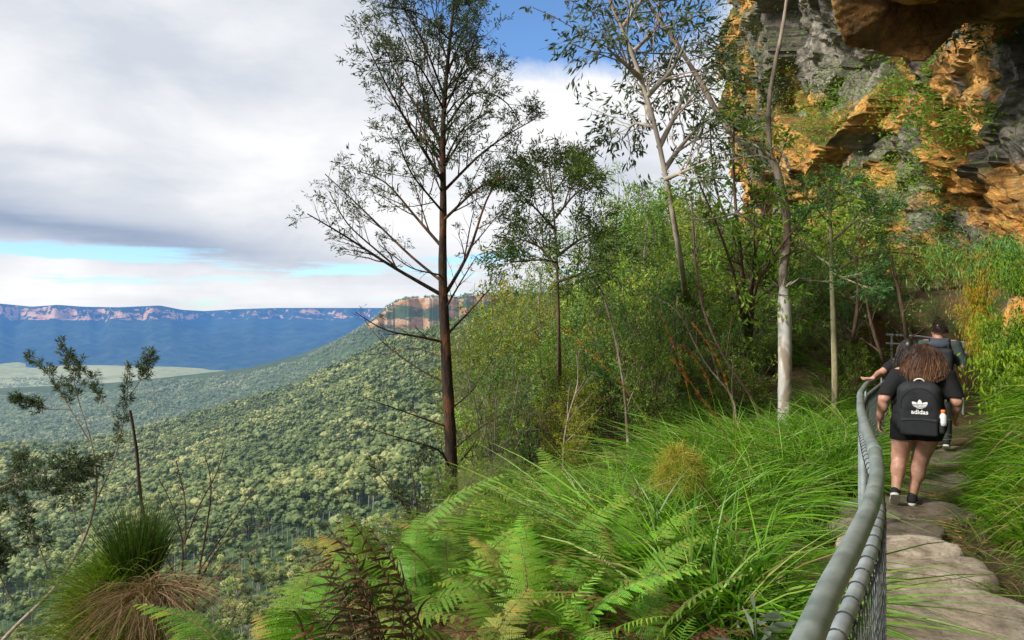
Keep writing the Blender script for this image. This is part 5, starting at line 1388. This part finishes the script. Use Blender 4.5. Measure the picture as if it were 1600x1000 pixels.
m_blackn = clothmat('black nylon', (.010, .011, .013), (.028, .030, .034), .6)
m_zip = clothmat('black webbing', (.004, .004, .004), (.012, .012, .013), .5)
m_navy = clothmat('slate blue jacket', (.035, .045, .06), (.075, .09, .115))
m_green = clothmat('dark grey green sleeve', (.03, .045, .045), (.06, .08, .075))
m_white = clothmat('white rubber', (.62, .60, .57), (.80, .79, .76), .6)
m_logo, _t = newmat('white print'); _t.out(_t.bsdf((.82, .82, .80), .6, .2))
m_shoe = clothmat('dark shoe mesh', (.012, .012, .014), (.035, .034, .036))
m_hair_g = leafmat('long wavy hair', (.035, .016, .008), (.13, .065, .028), (.40, .22, .085), trans=.12, rough=.42, spec=.5)
m_hair_d = leafmat('dark hair', (.010, .007, .006), (.035, .022, .015), (.07, .04, .022), trans=.05, rough=.4, spec=.5)
def smin(a, b, k):
    h = np.clip(.5 + .5 * (b - a) / k, 0, 1)
    return b * (1 - h) + a * h - k * h * (1 - h)
def sdf_eval(prims, lo, hi, h):
    lo = np.array(lo); n = np.ceil((np.array(hi) - lo) / h).astype(int) + 1
    ax = [lo[i] + h * np.arange(n[i]) for i in range(3)]
    out = np.full(n, .25, np.float64)
    for pr in prims:
        if pr[0] == 'cap':
            _, a, b, ra, rb, k = pr; a = np.array(a, float); b = np.array(b, float)
            mn = np.minimum(a, b) - max(ra, rb) - k - .03; mx = np.maximum(a, b) + max(ra, rb) + k + .03
        else:
            c, r, k = pr[1:4]; c = np.array(c, float); r = np.array(r, float); mn = c - r - k - .04; mx = c + r + k + .04
        i0 = np.clip(((mn - lo) / h).astype(int), 0, n - 1); i1 = np.clip(((mx - lo) / h).astype(int) + 2, 1, n)
        if (i1 <= i0).any(): continue
        X, Y, Z = np.meshgrid(*[ax[i][i0[i]:i1[i]] for i in range(3)], indexing='ij')
        p = np.stack([X, Y, Z], -1)
        if pr[0] == 'cap':
            ba = b - a; t = np.clip(((p - a) @ ba) / max(ba @ ba, 1e-9), 0, 1)
            d = np.linalg.norm(p - a - t[..., None] * ba, axis=-1) - (ra + (rb - ra) * t)
        elif pr[0] == 'ell':
            q = (p - c) / r; l = np.linalg.norm(q, axis=-1); g = np.linalg.norm(q / r, axis=-1)
            d = l * (l - 1) / np.maximum(g, 1e-6)
        elif pr[0] == 'box':       # rounded box, rounding = 38 % of the least half size
            rd = .38 * r.min() if len(pr) < 5 else pr[4]
            q = np.abs(p - c) - (r - rd)
            d = np.linalg.norm(np.maximum(q, 0), axis=-1) + np.minimum(q.max(-1), 0) - rd
        s = tuple(slice(i0[i], i1[i]) for i in range(3))
        out[s] = smin(out[s], np.minimum(d, .25), k)
    return out, ax
def sdf_mesh(arr, lo, h):
    g = openvdb.FloatGrid(); g.background = .25
    g.copyFromArray(np.ascontiguousarray(arr, dtype=np.float32))
    pts, quads = g.convertToQuads(0.0)
    return np.array(pts, float) * h + np.array(lo), np.array(quads, np.int64)[:, ::-1]
def sdf_obj(name, prims, mat, parent, h=.008, clip=None, wr=0., pad=.05, seed=0, grow=0.):
    pts = []
    for pr in prims:
        if pr[0] == 'cap': pts += [np.array(pr[1]) - max(pr[3], pr[4]), np.array(pr[1]) + max(pr[3], pr[4]), np.array(pr[2]) - max(pr[3], pr[4]), np.array(pr[2]) + max(pr[3], pr[4])]
        else: pts += [np.array(pr[1]) - np.array(pr[2]), np.array(pr[1]) + np.array(pr[2])]
    lo = np.min(pts, 0) - pad - grow; hi = np.max(pts, 0) + pad + grow
    a, ax = sdf_eval(prims, lo, hi, h); a = a - grow
    if wr or clip:
        X, Y, Z = np.meshgrid(*ax, indexing='ij')
        if wr:
            nz = fbm(np.stack([X * 7, Y * 7, Z * 4 + X * 3], -1).reshape(-1, 3) + seed, 3, seed + 7).reshape(a.shape) - .5
            a = a + nz * wr
        if clip: a = np.maximum(a, clip(X, Y, Z))
    v, f = sdf_mesh(a, lo, h)
    mb = MB(); mb.add(v, f); return mb.obj(name, mat, parent)
def hand(prims, w, d, up, side, curl=.5, thumb=1, s=1.):
    """palm and five fingers: w wrist, d pointing direction, up = back of the hand, side = towards the thumb"""
    w = np.array(w, float); d = nrm(np.array(d, float)); side = np.array(side, float); side = nrm(side - d * (side @ d)); up = np.cross(side, d)
    if up @ np.array(up) < 0: up = -up
    pc = w + d * .045 * s
    for o in (-.024, -.008, .008, .024): prims.append(('cap', w + d * .012 + side * o * .7 * s, w + d * .085 * s + side * o * s, .0125 * s, .0105 * s, .012))
    for o, l in ((-.030, .058), (-.010, .074), (.010, .080), (.030, .070)):
        b = w + d * .088 * s + side * o * s; d1 = nrm(d * math.cos(curl * .7) - up * math.sin(curl * .7)); d2 = nrm(d * math.cos(curl * 1.7) - up * math.sin(curl * 1.7)); d3 = nrm(d * math.cos(curl * 2.5) - up * math.sin(curl * 2.5))
        m1 = b + d1 * l * .46 * s; m2 = m1 + d2 * l * .32 * s; m3 = m2 + d3 * l * .24 * s
        prims += [('cap', b, m1, .0088 * s, .0082 * s, .004), ('cap', m1, m2, .0082 * s, .0075 * s, .003), ('cap', m2, m3, .0075 * s, .0065 * s, .003)]
    b = w + d * .025 * s + side * .026 * s; t1 = b + (d * .7 + side * .7 - up * .25) * .042 * s; t2 = t1 + (d * .92 + side * .25 - up * .3) * .034 * s
    prims += [('cap', b, t1, .0135 * s, .0105 * s, .008), ('cap', t1, t2, .0105 * s, .008 * s, .003)]
def head_prims(c, yaw=0., s=1.):
    """c: centre of the skull; face towards +y turned by yaw (positive to the left)"""
    c = np.array(c, float); fy = np.array([-math.sin(yaw), math.cos(yaw), 0]); rx = np.array([math.cos(yaw), math.sin(yaw), 0]); z = np.array([0, 0, 1.])
    at = lambda x, y, zz: c + (rx * x + fy * y + z * zz) * s
    return [('ell', at(0, -.012, .025), np.array([.074, .088, .092]) * s, .01), ('ell', at(0, .022, -.035), np.array([.058, .066, .078]) * s, .03),
            ('cap', at(0, .088, .005), at(0, .104, -.024), .010 * s, .014 * s, .012), ('ell', at(0, .072, -.088), np.array([.026, .022, .02]) * s, .02),
            ('cap', at(-.012, .086, -.058), at(.012, .086, -.058), .009 * s, .009 * s, .008), ('cap', at(-.03, .078, .022), at(.03, .078, .022), .012 * s, .012 * s, .015),
            ('cap', at(.074, -.006, .012), at(.078, -.012, -.03), .013 * s, .010 * s, .006), ('cap', at(-.074, -.006, .012), at(-.078, -.012, -.03), .013 * s, .010 * s, .006)], at
def face_parts(at, parent, s=1.):
    me = MB(); th, ph = np.meshgrid(np.linspace(0, 6.283, 12, endpoint=False), np.linspace(.05, 3.09, 8)); i = np.arange(96).reshape(8, 12); j = np.roll(i, -1, 1)
    u = np.stack([np.cos(th) * np.sin(ph), np.sin(th) * np.sin(ph), np.cos(ph)], -1).reshape(-1, 3)
    for x in (-.03, .03):
        mb = MB(); mb.add(at(x, .074, .004) + u * np.array([.012, .010, .008]) * s, np.stack([i[:-1], i[1:], j[1:], j[:-1]], -1).reshape(-1, 4)); mb.obj('eye', m_white, parent)
def shoe(parent, ankle, heel, toe, up=(0, 0, 1.), upper=m_shoe, h=.006):
    heel = np.array(heel, float); toe = np.array(toe, float); up = np.array(up, float)
    d = nrm(toe - heel); up = nrm(up - d * (up @ d))
    prims = [('cap', heel + up * .045, toe + up * .032, .040, .036, .02), ('cap', heel + up * .05, np.array(ankle) + [0, 0, -.0], .040, .040, .03), ('cap', (heel + toe) / 2 + up * .035, toe + up * .03, .044, .036, .02)]
    def clip(X, Y, Z):
        P_ = np.stack([X, Y, Z], -1) - heel
        return -(P_ @ up) + .012
    o = sdf_obj('shoe', prims, upper, parent, h, clip)
    s_ = [('cap', heel + up * .010, toe + up * .010, .042, .038, .01), ('cap', (heel + toe) / 2 + up * .01, toe + up * .010, .045, .038, .01)]
    sdf_obj('sole', s_, m_white, o, h, lambda X, Y, Z: np.abs((np.stack([X, Y, Z], -1) - heel) @ up - .010) - .014)
    return o
def strands(mb, roots, mids, tips, K, r, rg, wave, tintfun, wl=3.2):
    n = len(roots); s = np.linspace(0, 1, K)[None, :, None]
    q = (1 - s) ** 2 * roots[:, None] + 2 * s * (1 - s) * mids[:, None] + s ** 2 * tips[:, None]
    ph = rg.uniform(0, 6.28, (n, 1, 1)); fr = wl * rg.uniform(.8, 1.25, (n, 1, 1))
    dx = np.stack([np.sin(s[..., 0] * fr[..., 0] * 6.28 + ph[..., 0]), .7 * np.cos(s[..., 0] * fr[..., 0] * 6.28 + ph[..., 0]), .2 * np.sin(s[..., 0] * fr[..., 0] * 9 + ph[..., 0])], -1)
    q = q + dx * wave * np.minimum(1, s * 2.2) * rg.uniform(.5, 1.3, (n, 1, 1))
    rad = np.broadcast_to(r * (1 - .55 * s[0, :, 0]), (n, K))
    tt = tintfun(n, K); tubes(mb, q, rad, 3, tint=np.repeat(tt.reshape(-1, 3), 3, 0).reshape(-1, 3) if False else None)
    # per vertex tint (n,K,3 sides)
    mb.t[-1] = np.repeat(tt.reshape(n * K, 3), 3, 0)
def place(name, label, x, y, z, heading, s=1.):
    t = thing(name, label, 'person', (x, y, z), None, -math.radians(heading)); t.scale = (s, s, s); return t

# ---------------- woman with the backpack
X0, Y0 = (1436 - CX) / F * 7.7, 7.7
zg = -1.955
wa = place('person', 'woman with long wavy brown hair in black shirt and shorts, walking away with a backpack', X0, Y0, zg, 28)
hd, at = head_prims((.055, .035, 1.515), .12)
torso = [('ell', (0, .01, .90), (.235, .165, .15), .05), ('ell', (-.105, -.075, .85), (.125, .12, .13), .05), ('ell', (.105, -.075, .85), (.125, .12, .13), .05),
         ('ell', (.01, .015, 1.03), (.195, .15, .13), .06), ('ell', (.03, .02, 1.18), (.205, .14, .17), .06), ('cap', (-.155, 0, 1.315), (.215, 0, 1.315), .080, .080, .06)]
legs = [('cap', (-.125, 0, .82), (-.175, .0, .47), .125, .078, .03), ('cap', (-.175, -.005, .47), (-.205, -.12, .15), .070, .045, .03), ('ell', (-.186, -.06, .36), (.070, .075, .10), .03),
        ('cap', (.115, .02, .82), (.012, .06, .46), .125, .078, .03), ('cap', (.012, .055, .46), (-.062, .035, .09), .072, .044, .03), ('ell', (-.008, .035, .34), (.072, .075, .11), .03)]
larm = [('cap', (-.185, 0, 1.315), (-.315, -.02, 1.07), .066, .056, .03), ('cap', (-.315, -.02, 1.07), (-.365, .05, .85), .052, .034, .02), ('ell', (-.325, -.0, 1.0), (.052, .052, .08), .02)]
rarm = [('cap', (.245, 0, 1.315), (.325, -.03, 1.07), .066, .056, .03), ('cap', (.325, -.03, 1.07), (.315, .14, .90), .052, .034, .02), ('ell', (.326, .0, 1.02), (.052, .052, .07), .02)]
body = torso + legs + larm + rarm + [('cap', (.03, .01, 1.33), (.05, .02, 1.44), .062, .055, .03)] + hd
hand(body, (-.366, .052, .845), (-.02, .18, -1.), (-1, 0, 0), (.1, 1, .2), .45)
hand(body, (.315, .145, .895), (-.05, .8, -.6), (1, 0, 0), (-.2, .6, .8), .6)
sdf_obj('body', body, m_skin, wa, .0075); face_parts(at, wa)
shirt = torso[2:] if False else torso[3:] + [('ell', (0, 0, .95), (.235, .175, .12), .05), ('ell', (0, -.06, .93), (.20, .13, .10), .04), ('cap', (-.185, 0, 1.315), (-.30, -.018, 1.10), .074, .070, .03), ('cap', (.245, 0, 1.315), (.318, -.028, 1.10), .074, .070, .03)]
sdf_obj('shirt', shirt, m_black, wa, .008, lambda X, Y, Z: np.maximum(np.maximum(.865 - Z, (Z - 1.375)), np.where(np.abs(X - .0) > .26, 1.115 - Z, -1)), .022, grow=.013, seed=3)
sh = torso[:3] + [('cap', (-.125, 0, .82), (-.155, .0, .60), .132, .112, .03), ('cap', (.115, .02, .82), (.055, .04, .60), .132, .112, .03)]
sdf_obj('shorts', sh, m_black, wa, .008, lambda X, Y, Z: np.maximum(.665 - Z, Z - .93), .018, grow=.008, seed=8)
shoe(wa, (-.206, -.125, .145), (-.215, -.17, .105), (-.225, -.02, -.005), (0, .5, .8))
shoe(wa, (-.062, .032, .10), (-.065, -.02, .0), (-.05, .185, .0))
hrg = np.random.default_rng(31); mb = MB(); n = 2600;
u = nrm(hrg.normal(size=(n, 3))); u[:, 2] = np.abs(u[:, 2]) * 1.1 - .15; u[:, 1] = np.where((u[:, 1] > .45), -u[:, 1], u[:, 1]); u = nrm(u)
hc = np.array([.055, .022, 1.54]); roots = hc + u * np.array([.079, .095, .098])
fan = np.clip(u[:, 0] * .55 + hrg.normal(size=n) * .38, -1.15, 1.15)
tips = np.stack([.045 + fan * .190, -.10 - .055 * hrg.random(n) - .05 * (1 - np.abs(fan)) + .11 * np.clip(np.abs(fan) - .6, 0, 1), 1.245 + .06 * hrg.random(n) + .055 * np.abs(fan) ** 2], -1)
mids = hc + np.stack([fan * .135 + u[:, 0] * .035, -.11 - .03 * hrg.random(n) + .09 * np.abs(u[:, 0]), .02 + .05 * u[:, 2] + 0 * fan], -1)
lite = hrg.random(n) ** 1.6
def tf(n_, K):
    s = np.linspace(0, 1, K)[None]; r = np.clip(.15 + .55 * s + .25 * (hrg.random((n_, 1)) - .4), 0, 1); g = np.clip(lite[:, None] * 1.15 * sstep(.18, .75, s), 0, .97)
    return np.stack([np.broadcast_to(r, (n_, K)), np.broadcast_to(g, (n_, K)), np.broadcast_to(s, (n_, K))], -1)
strands(mb, roots, mids, tips, 22, .0030, hrg, .0095, tf, 1.7)
th_, ph_ = np.meshgrid(np.linspace(0, 6.283, 28, endpoint=False), np.linspace(.02, 2.0, 14)); ii = np.arange(28 * 14).reshape(14, 28); jj = np.roll(ii, -1, 1)
cap = hc + np.stack([np.cos(th_) * np.sin(ph_) * .080, np.sin(th_) * np.sin(ph_) * .096 - .012, np.cos(ph_) * .098], -1).reshape(-1, 3)
mb.add(cap, np.stack([ii[:-1], ii[1:], jj[1:], jj[:-1]], -1).reshape(-1, 4), (.25, .1, 0.)); mb.obj('hair', m_hair_g, wa)
# her backpack
bp = thing('backpack', 'black school backpack with white trefoil print on the back of the long haired woman', 'backpack', (X0, Y0, zg), None, -math.radians(28))
bb = sdf_obj('bag', [('box', (0, -.235, .995), (.195, .085, .245), .02, .07), ('box', (0, -.235, 1.12), (.165, .085, .155), .03, .08)], m_blackn, bp, .007, None, .012, seed=21)
pk = sdf_obj('front_pocket', [('box', (0, -.316, .835), (.165, .024, .088), .02, .022)], m_blackn, bp, .006, None, .008, seed=22)
vb = [v.co.copy() for v in bb.data.vertices]; fb = [tuple(p.vertices) for p in bb.data.polygons]
pb = _BVH.FromPolygons(vb, fb)
def proj(x, z, off=.003):
    h = pb.ray_cast(Vector((x, -1., z)), Vector((0, 1, 0)))
    return np.array([x, (h[0].y if h[0] is not None else -.30) - off, z])
mb = MB(); a = np.linspace(-.25, math.pi + .25, 40); tubes(mb, np.array([proj(.158 * math.cos(q), 1.045 + .165 * math.sin(q), .001) for q in a]), np.full(40, .0035), 6); mb.obj('zip', m_zip, bp)
mb = MB(); tubes(mb, np.array([[x, -.341, .905 - .02 * (x / .155) ** 2] for x in np.linspace(-.155, .155, 16)]), np.full(16, .004), 6); mb.obj('zip', m_zip, bp)
mb = MB(); a = np.linspace(0, math.pi, 16); tubes(mb, np.stack([.045 * np.cos(a), -.20 - .01 * np.sin(a), 1.262 + .035 * np.sin(a)], -1), np.full(16, .007), 8); mb.obj('carry_loop', m_white, bp)
for sx in (-1, 1):
    mb = MB(); sp_ = resample([[sx * .10, -.16, 1.22], [sx * .125 + .015, -.09, 1.40], [sx * .14 + .015, .06, 1.41], [sx * .145 + .01, .155, 1.26], [sx * .16, .14, 1.05], [sx * .21, .0, .90], [sx * .18, -.15, .84]], 26); tubes(mb, sp_, np.full(26, .016), 8); mb.obj('strap', m_zip, bp)
sdf_obj('side_pocket', [('box', (.195, -.255, .86), (.028, .065, .085), .01, .024)], m_blackn, bp, .006)
# the print: three leaves crossed by stripes, and the word below
step = .0011; gxs = np.arange(-.075, .075, step); gzs = np.arange(-.055, .06, step)
Xg, Zg = np.meshgrid(gxs, gzs, indexing='ij')
def leafin(ang, L, Wd):
    ca, sa = math.cos(ang), math.sin(ang); uu = Xg * sa + (Zg + .035) * ca; vv = Xg * ca - (Zg + .035) * sa
    t = np.clip(uu / L, 0, 1); w = Wd * np.sin(np.pi * t ** 1.15) ** .75
    return (uu > 0) & (uu < L) & (np.abs(vv) < w)
c_, l_, r_ = leafin(0, .088, .021), leafin(-.80, .092, .022), leafin(.80, .092, .022)
gapm = leafin(0, .095, .0245)
ins = c_ | ((l_ | r_) & ~gapm)
for zz in (-.022, -.009, .004): ins &= ~((np.abs(Zg - zz + .000) < .0026) & (Zg < .012))
cells = np.argwhere(ins); LX, LZ = .004, 1.05
mb = MB(); vs = []
for i_, j_ in cells:
    for (di, dj) in ((0, 0), (1, 0), (1, 1), (0, 1)): vs.append((gxs[i_] + di * step + LX, gzs[j_] + dj * step + LZ))
vs = np.array(vs); cache = {}
def py_(x, z):
    k = (round(x / .008), round(z / .008))
    if k not in cache: cache[k] = proj(k[0] * .008, k[1] * .008)[1]
    return cache[k]
ys = np.array([min(py_(x, z), py_(x + .004, z), py_(x - .004, z), py_(x, z + .004), py_(x, z - .004)) for x, z in vs])
v3 = np.stack([vs[:, 0], ys - .001, vs[:, 1]], -1); mb.add(v3, np.arange(len(v3)).reshape(-1, 4)); mb.obj('emblem', m_logo, bp, smooth=False)
cu = bpy.data.curves.new('wordmark', 'FONT'); cu.body = 'adidas'; cu.align_x = 'CENTER'; cu.size = .060; cu.offset = .0014; cu.resolution_u = 3
to = bpy.data.objects.new('wordmark_curve', cu); COL.objects.link(to); bpy.context.view_layer.update()
tm = bpy.data.meshes.new_from_object(to.evaluated_get(bpy.context.evaluated_depsgraph_get())); bpy.data.objects.remove(to); bpy.data.curves.remove(cu)
yw = min(proj(x, .985)[1] for x in np.linspace(-.07, .07, 9)) - .003
for v in tm.vertices: v.co = Vector((v.co.x + LX, min(proj(v.co.x + LX, .962 + v.co.y)[1], yw + .012) - .003, .962 + v.co.y))
tm.materials.clear(); tm.materials.append(m_logo); link('lettering', tm, bp)
# bottle in the side pocket
bo = thing('water_bottle', 'small clear bottle with orange cap in the side pocket of the black backpack', 'bottle', (X0, Y0, zg), None, -math.radians(28))
m_pet, _t = newmat('cloudy plastic'); _t.out(_t.bsdf((.70, .72, .74), .25, .5)); m_cap, _t = newmat('orange plastic'); _t.out(_t.bsdf((.85, .20, .02), .45, .4))
mb = MB(); bx, by = .205, -.295; zs = np.array([.855, .86, .89, .94, .96, .975, .985]); rr = np.array([.02, .031, .033, .032, .028, .018, .016])
tubes(mb, np.stack([np.full(7, bx), np.full(7, by), zs], -1), rr, 18, cap=True); mb.obj('bottle_body', m_pet, bo)
mb = MB(); zs = np.array([.980, .984, 1.008, 1.012]); tubes(mb, np.stack([np.full(4, bx), np.full(4, by), zs], -1), np.array([.019, .0215, .0205, .016]), 18, cap=True); mb.obj('bottle_cap', m_cap, bo)

# ---------------- woman with her hand on the rail
X1, Y1 = (1420 - CX) / F * 9.2, 9.2
wb = place('person', 'dark haired woman mostly hidden behind the first one, one hand on the handrail', X1, Y1, -1.955, 25)
def loc(root, P_):
    return np.array((root.matrix_world if False else (__import__('mathutils').Matrix.Translation(root.location) @ root.rotation_euler.to_matrix().to_4x4())).inverted() @ Vector(P_))
hd, at = head_prims((0, .03, 1.52), .5)
k_ = int(np.argmin(np.abs(rail[:, 1] - 9.05))); rp = loc(wb, rail[k_]); rt = rail_t[k_]
rtl = loc(wb, rail[k_] + rt) - rp
torso = [('ell', (0, .01, .90), (.18, .125, .15), .05), ('ell', (0, .0, 1.05), (.145, .11, .13), .06), ('ell', (0, .01, 1.2), (.165, .115, .16), .06), ('cap', (-.135, 0, 1.33), (.135, 0, 1.33), .062, .062, .05)]
wr_ = rp + np.array([.055, -.05, .065])
el = np.array([-.33, -.10, 1.20])
body = torso + [('cap', (-.09, 0, .85), (-.09, .05, .47), .095, .062, .03), ('cap', (-.09, .05, .47), (-.09, .0, .09), .058, .038, .03), ('ell', (-.09, .01, .35), (.056, .06, .1), .03), ('cap', (.09, 0, .85), (.09, -.04, .47), .095, .062, .03), ('cap', (.09, -.04, .47), (.09, -.18, .12), .058, .038, .03),
    ('cap', (-.155, 0, 1.33), el, .050, .042, .03), ('cap', el, wr_, .042, .027, .02), ('cap', (.155, 0, 1.33), (.22, -.03, 1.08), .050, .042, .03), ('cap', (.22, -.03, 1.08), (.20, .10, .88), .040, .027, .02), ('cap', (0, .01, 1.34), (0, .02, 1.45), .05, .047, .03)] + hd
dv = nrm(rp + np.array([-.03, .02, .035]) - wr_)
hand(body, wr_, dv, (0, 0, 1), np.cross(dv, [0, 0, 1.]) * -1, .42)
hand(body, (.20, .10, .875), (0, .25, -1), (1, 0, 0), (0, 1, .2), .5)
sdf_obj('body', body, m_skin, wb, .0075); face_parts(at, wb)
sdf_obj('top', torso + [('cap', (-.155, 0, 1.33), (-.235, -.04, 1.27), .058, .056, .03), ('cap', (.155, 0, 1.33), (.19, -.02, 1.2), .058, .054, .03)], m_black, wb, .008, lambda X, Y, Z: np.maximum(.90 - Z, Z - 1.385), .015, grow=.012, seed=31)
sdf_obj('trousers', torso[:1] + [('cap', (-.09, 0, .85), (-.09, .05, .47), .102, .074, .03), ('cap', (-.09, .05, .47), (-.09, .01, .16), .07, .056, .03), ('cap', (.09, 0, .85), (.09, -.04, .47), .102, .074, .03), ('cap', (.09, -.04, .47), (.09, -.16, .16), .07, .056, .03)], m_black, wb, .008, lambda X, Y, Z: np.maximum(.14 - Z, Z - .98), .015, grow=.006, seed=33)
shoe(wb, (-.09, .0, .1), (-.09, -.055, .0), (-.09, .14, .0), upper=m_white); shoe(wb, (.09, -.185, .12), (.09, -.235, .06), (.09, -.06, -.0), (0, .3, .9), upper=m_white)
mb = MB(); n = 900; u = nrm(hrg.normal(size=(n, 3))); u[:, 2] = np.abs(u[:, 2]) * 1.1 - .15; u[:, 1] = np.where(u[:, 1] > .35, -u[:, 1], u[:, 1]); u = nrm(u)
hc = np.array([0, .018, 1.545]); roots = hc + u * np.array([.079, .094, .096]); fan = np.clip(u[:, 0] * .6 + hrg.normal(size=n) * .3, -1, 1)
tips = np.stack([fan * .17, -.11 - .04 * hrg.random(n), 1.27 + .08 * hrg.random(n)], -1); mids = hc + np.stack([fan * .125, -.105 + .06 * np.abs(fan), .02 + .05 * u[:, 2]], -1)
lite = hrg.random(n) * .7
strands(mb, roots, mids, tips, 16, .0045, hrg, .009, tf, 1.6)
mb.add(hc + (cap - np.array([.055, .022, 1.54])), np.stack([ii[:-1], ii[1:], jj[1:], jj[:-1]], -1).reshape(-1, 4), (.2, .1, 0.)); mb.obj('hair', m_hair_d, wb)
bq = thing('shoulder_bag', 'slate blue bag strap and pouch on the back of the dark haired woman', 'bag', (X1, Y1, -1.955), None, -math.radians(25))
sdf_obj('pouch', [('box', (.02, -.175, 1.05), (.12, .045, .14), .01, .04)], m_navy, bq, .008, None, .01, seed=41)
mb = MB(); tubes(mb, resample([[-.10, -.16, 1.12], [-.13, -.08, 1.36], [-.10, .06, 1.41], [-.02, .15, 1.25], [.12, .12, 1.0], [.16, -.1, 1.0]], 22), np.full(22, .017), 8); mb.obj('strap', m_navy, bq)

# ---------------- man at the bend
X2, Y2 = (1468 - CX) / F * 10.6, 10.6
wc = place('person', 'man in a dark jacket at the bend of the path, head turned left', X2, Y2, -1.90, 32)
hd, at = head_prims((-.02, .04, 1.635), .75, 1.02)
torso = [('ell', (0, .01, .98), (.165, .115, .15), .05), ('ell', (0, .0, 1.14), (.155, .11, .14), .06), ('ell', (0, .01, 1.31), (.19, .125, .18), .06), ('cap', (-.165, 0, 1.45), (.165, 0, 1.45), .068, .068, .05)]
legs = [('cap', (-.09, 0, .93), (-.09, .06, .50), .09, .06, .03), ('cap', (-.09, .06, .50), (-.09, .0, .09), .055, .04, .03), ('cap', (.09, 0, .93), (.09, -.04, .50), .09, .06, .03), ('cap', (.09, -.04, .50), (.09, -.18, .13), .055, .04, .03)]
arms = [('cap', (-.19, 0, 1.45), (-.25, -.04, 1.17), .055, .047, .03), ('cap', (-.25, -.04, 1.17), (-.22, .12, .98), .044, .03, .02), ('cap', (.19, 0, 1.45), (.27, -.05, 1.17), .055, .047, .03), ('cap', (.27, -.05, 1.17), (.27, .06, .93), .044, .03, .02)]
body = torso + legs + arms + [('cap', (0, .01, 1.46), (-.01, .02, 1.56), .058, .055, .03)] + hd
hand(body, (-.22, .125, .975), (.0, .4, -1), (-1, 0, 0), (.1, 1, .2), .5); hand(body, (.27, .065, .925), (0, .3, -1), (1, 0, 0), (0, 1, .2), .5)
sdf_obj('body', body, m_skin, wc, .008); face_parts(at, wc, 1.02)
sdf_obj('jacket', torso + [('cap', arms[0][1], arms[0][2], .064, .058, .03), ('cap', arms[2][1], np.array(arms[2][2]) + [0, .02, .03], .064, .058, .03)], m_green, wc, .008, lambda X, Y, Z: np.maximum(.90 - Z, Z - 1.51), .02, grow=.014, seed=51)
sdf_obj('hood', [('ell', (0, -.085, 1.46), (.135, .07, .07), .03), ('cap', (-.09, -.02, 1.49), (.09, -.02, 1.49), .05, .05, .03)], m_navy, wc, .008, None, .015, seed=52)
sdf_obj('trousers', torso[:1] + [('cap', legs[0][1], legs[0][2], .1, .072, .03), ('cap', legs[1][1], (-.09, .01, .14), .066, .056, .03), ('cap', legs[2][1], legs[2][2], .1, .072, .03), ('cap', legs[3][1], (.09, -.165, .17), .066, .056, .03)], m_blackn, wc, .009, lambda X, Y, Z: np.maximum(.12 - Z, Z - 1.05), .015, grow=.006, seed=53)
shoe(wc, (-.09, .0, .1), (-.09, -.06, .0), (-.09, .16, .0)); shoe(wc, (.09, -.185, .13), (.09, -.24, .07), (.09, -.05, -.0), (0, .3, .9))
mb = MB(); n = 1100; u = nrm(hrg.normal(size=(n, 3))); u[:, 2] = np.abs(u[:, 2]) * 1.1 - .25; u = nrm(u)
fy = np.array([-math.sin(.75), math.cos(.75), 0]); fr_ = u @ fy; k = ~((fr_ > .45) & (u[:, 2] < .45)); u = u[k]; n = len(u)
hc = at(0, -.012, .03); roots = hc + u * np.array([.084, .084, .096]); tips = roots + u * .016 + np.stack([-fy[0] * .02 + hrg.normal(size=n) * .014, -fy[1] * .02 + hrg.normal(size=n) * .014, -.026 + hrg.normal(size=n) * .01], -1)
lite = hrg.random(n) * .4; strands(mb, roots, (roots + tips) / 2 + u * .012, tips, 6, .004, hrg, .003, tf, 1.)
mb.obj('hair', m_hair_d, wc)
br = thing('backpack', 'dark backpack on the back of the man at the bend of the path', 'backpack', (X2, Y2, -1.90), None, -math.radians(32))
sdf_obj('bag', [('box', (.03, -.21, 1.20), (.145, .075, .21), .02, .06)], m_blackn, br, .008, None, .012, seed=61)
for sx in (-1, 1):
    mb = MB(); tubes(mb, resample([[sx * .09 + .02, -.15, 1.40], [sx * .12, -.07, 1.52], [sx * .12, .07, 1.52], [sx * .13, .16, 1.34], [sx * .15, .12, 1.12], [sx * .17, -.12, 1.04]], 22), np.full(22, .017), 8); mb.obj('strap', m_zip, br)
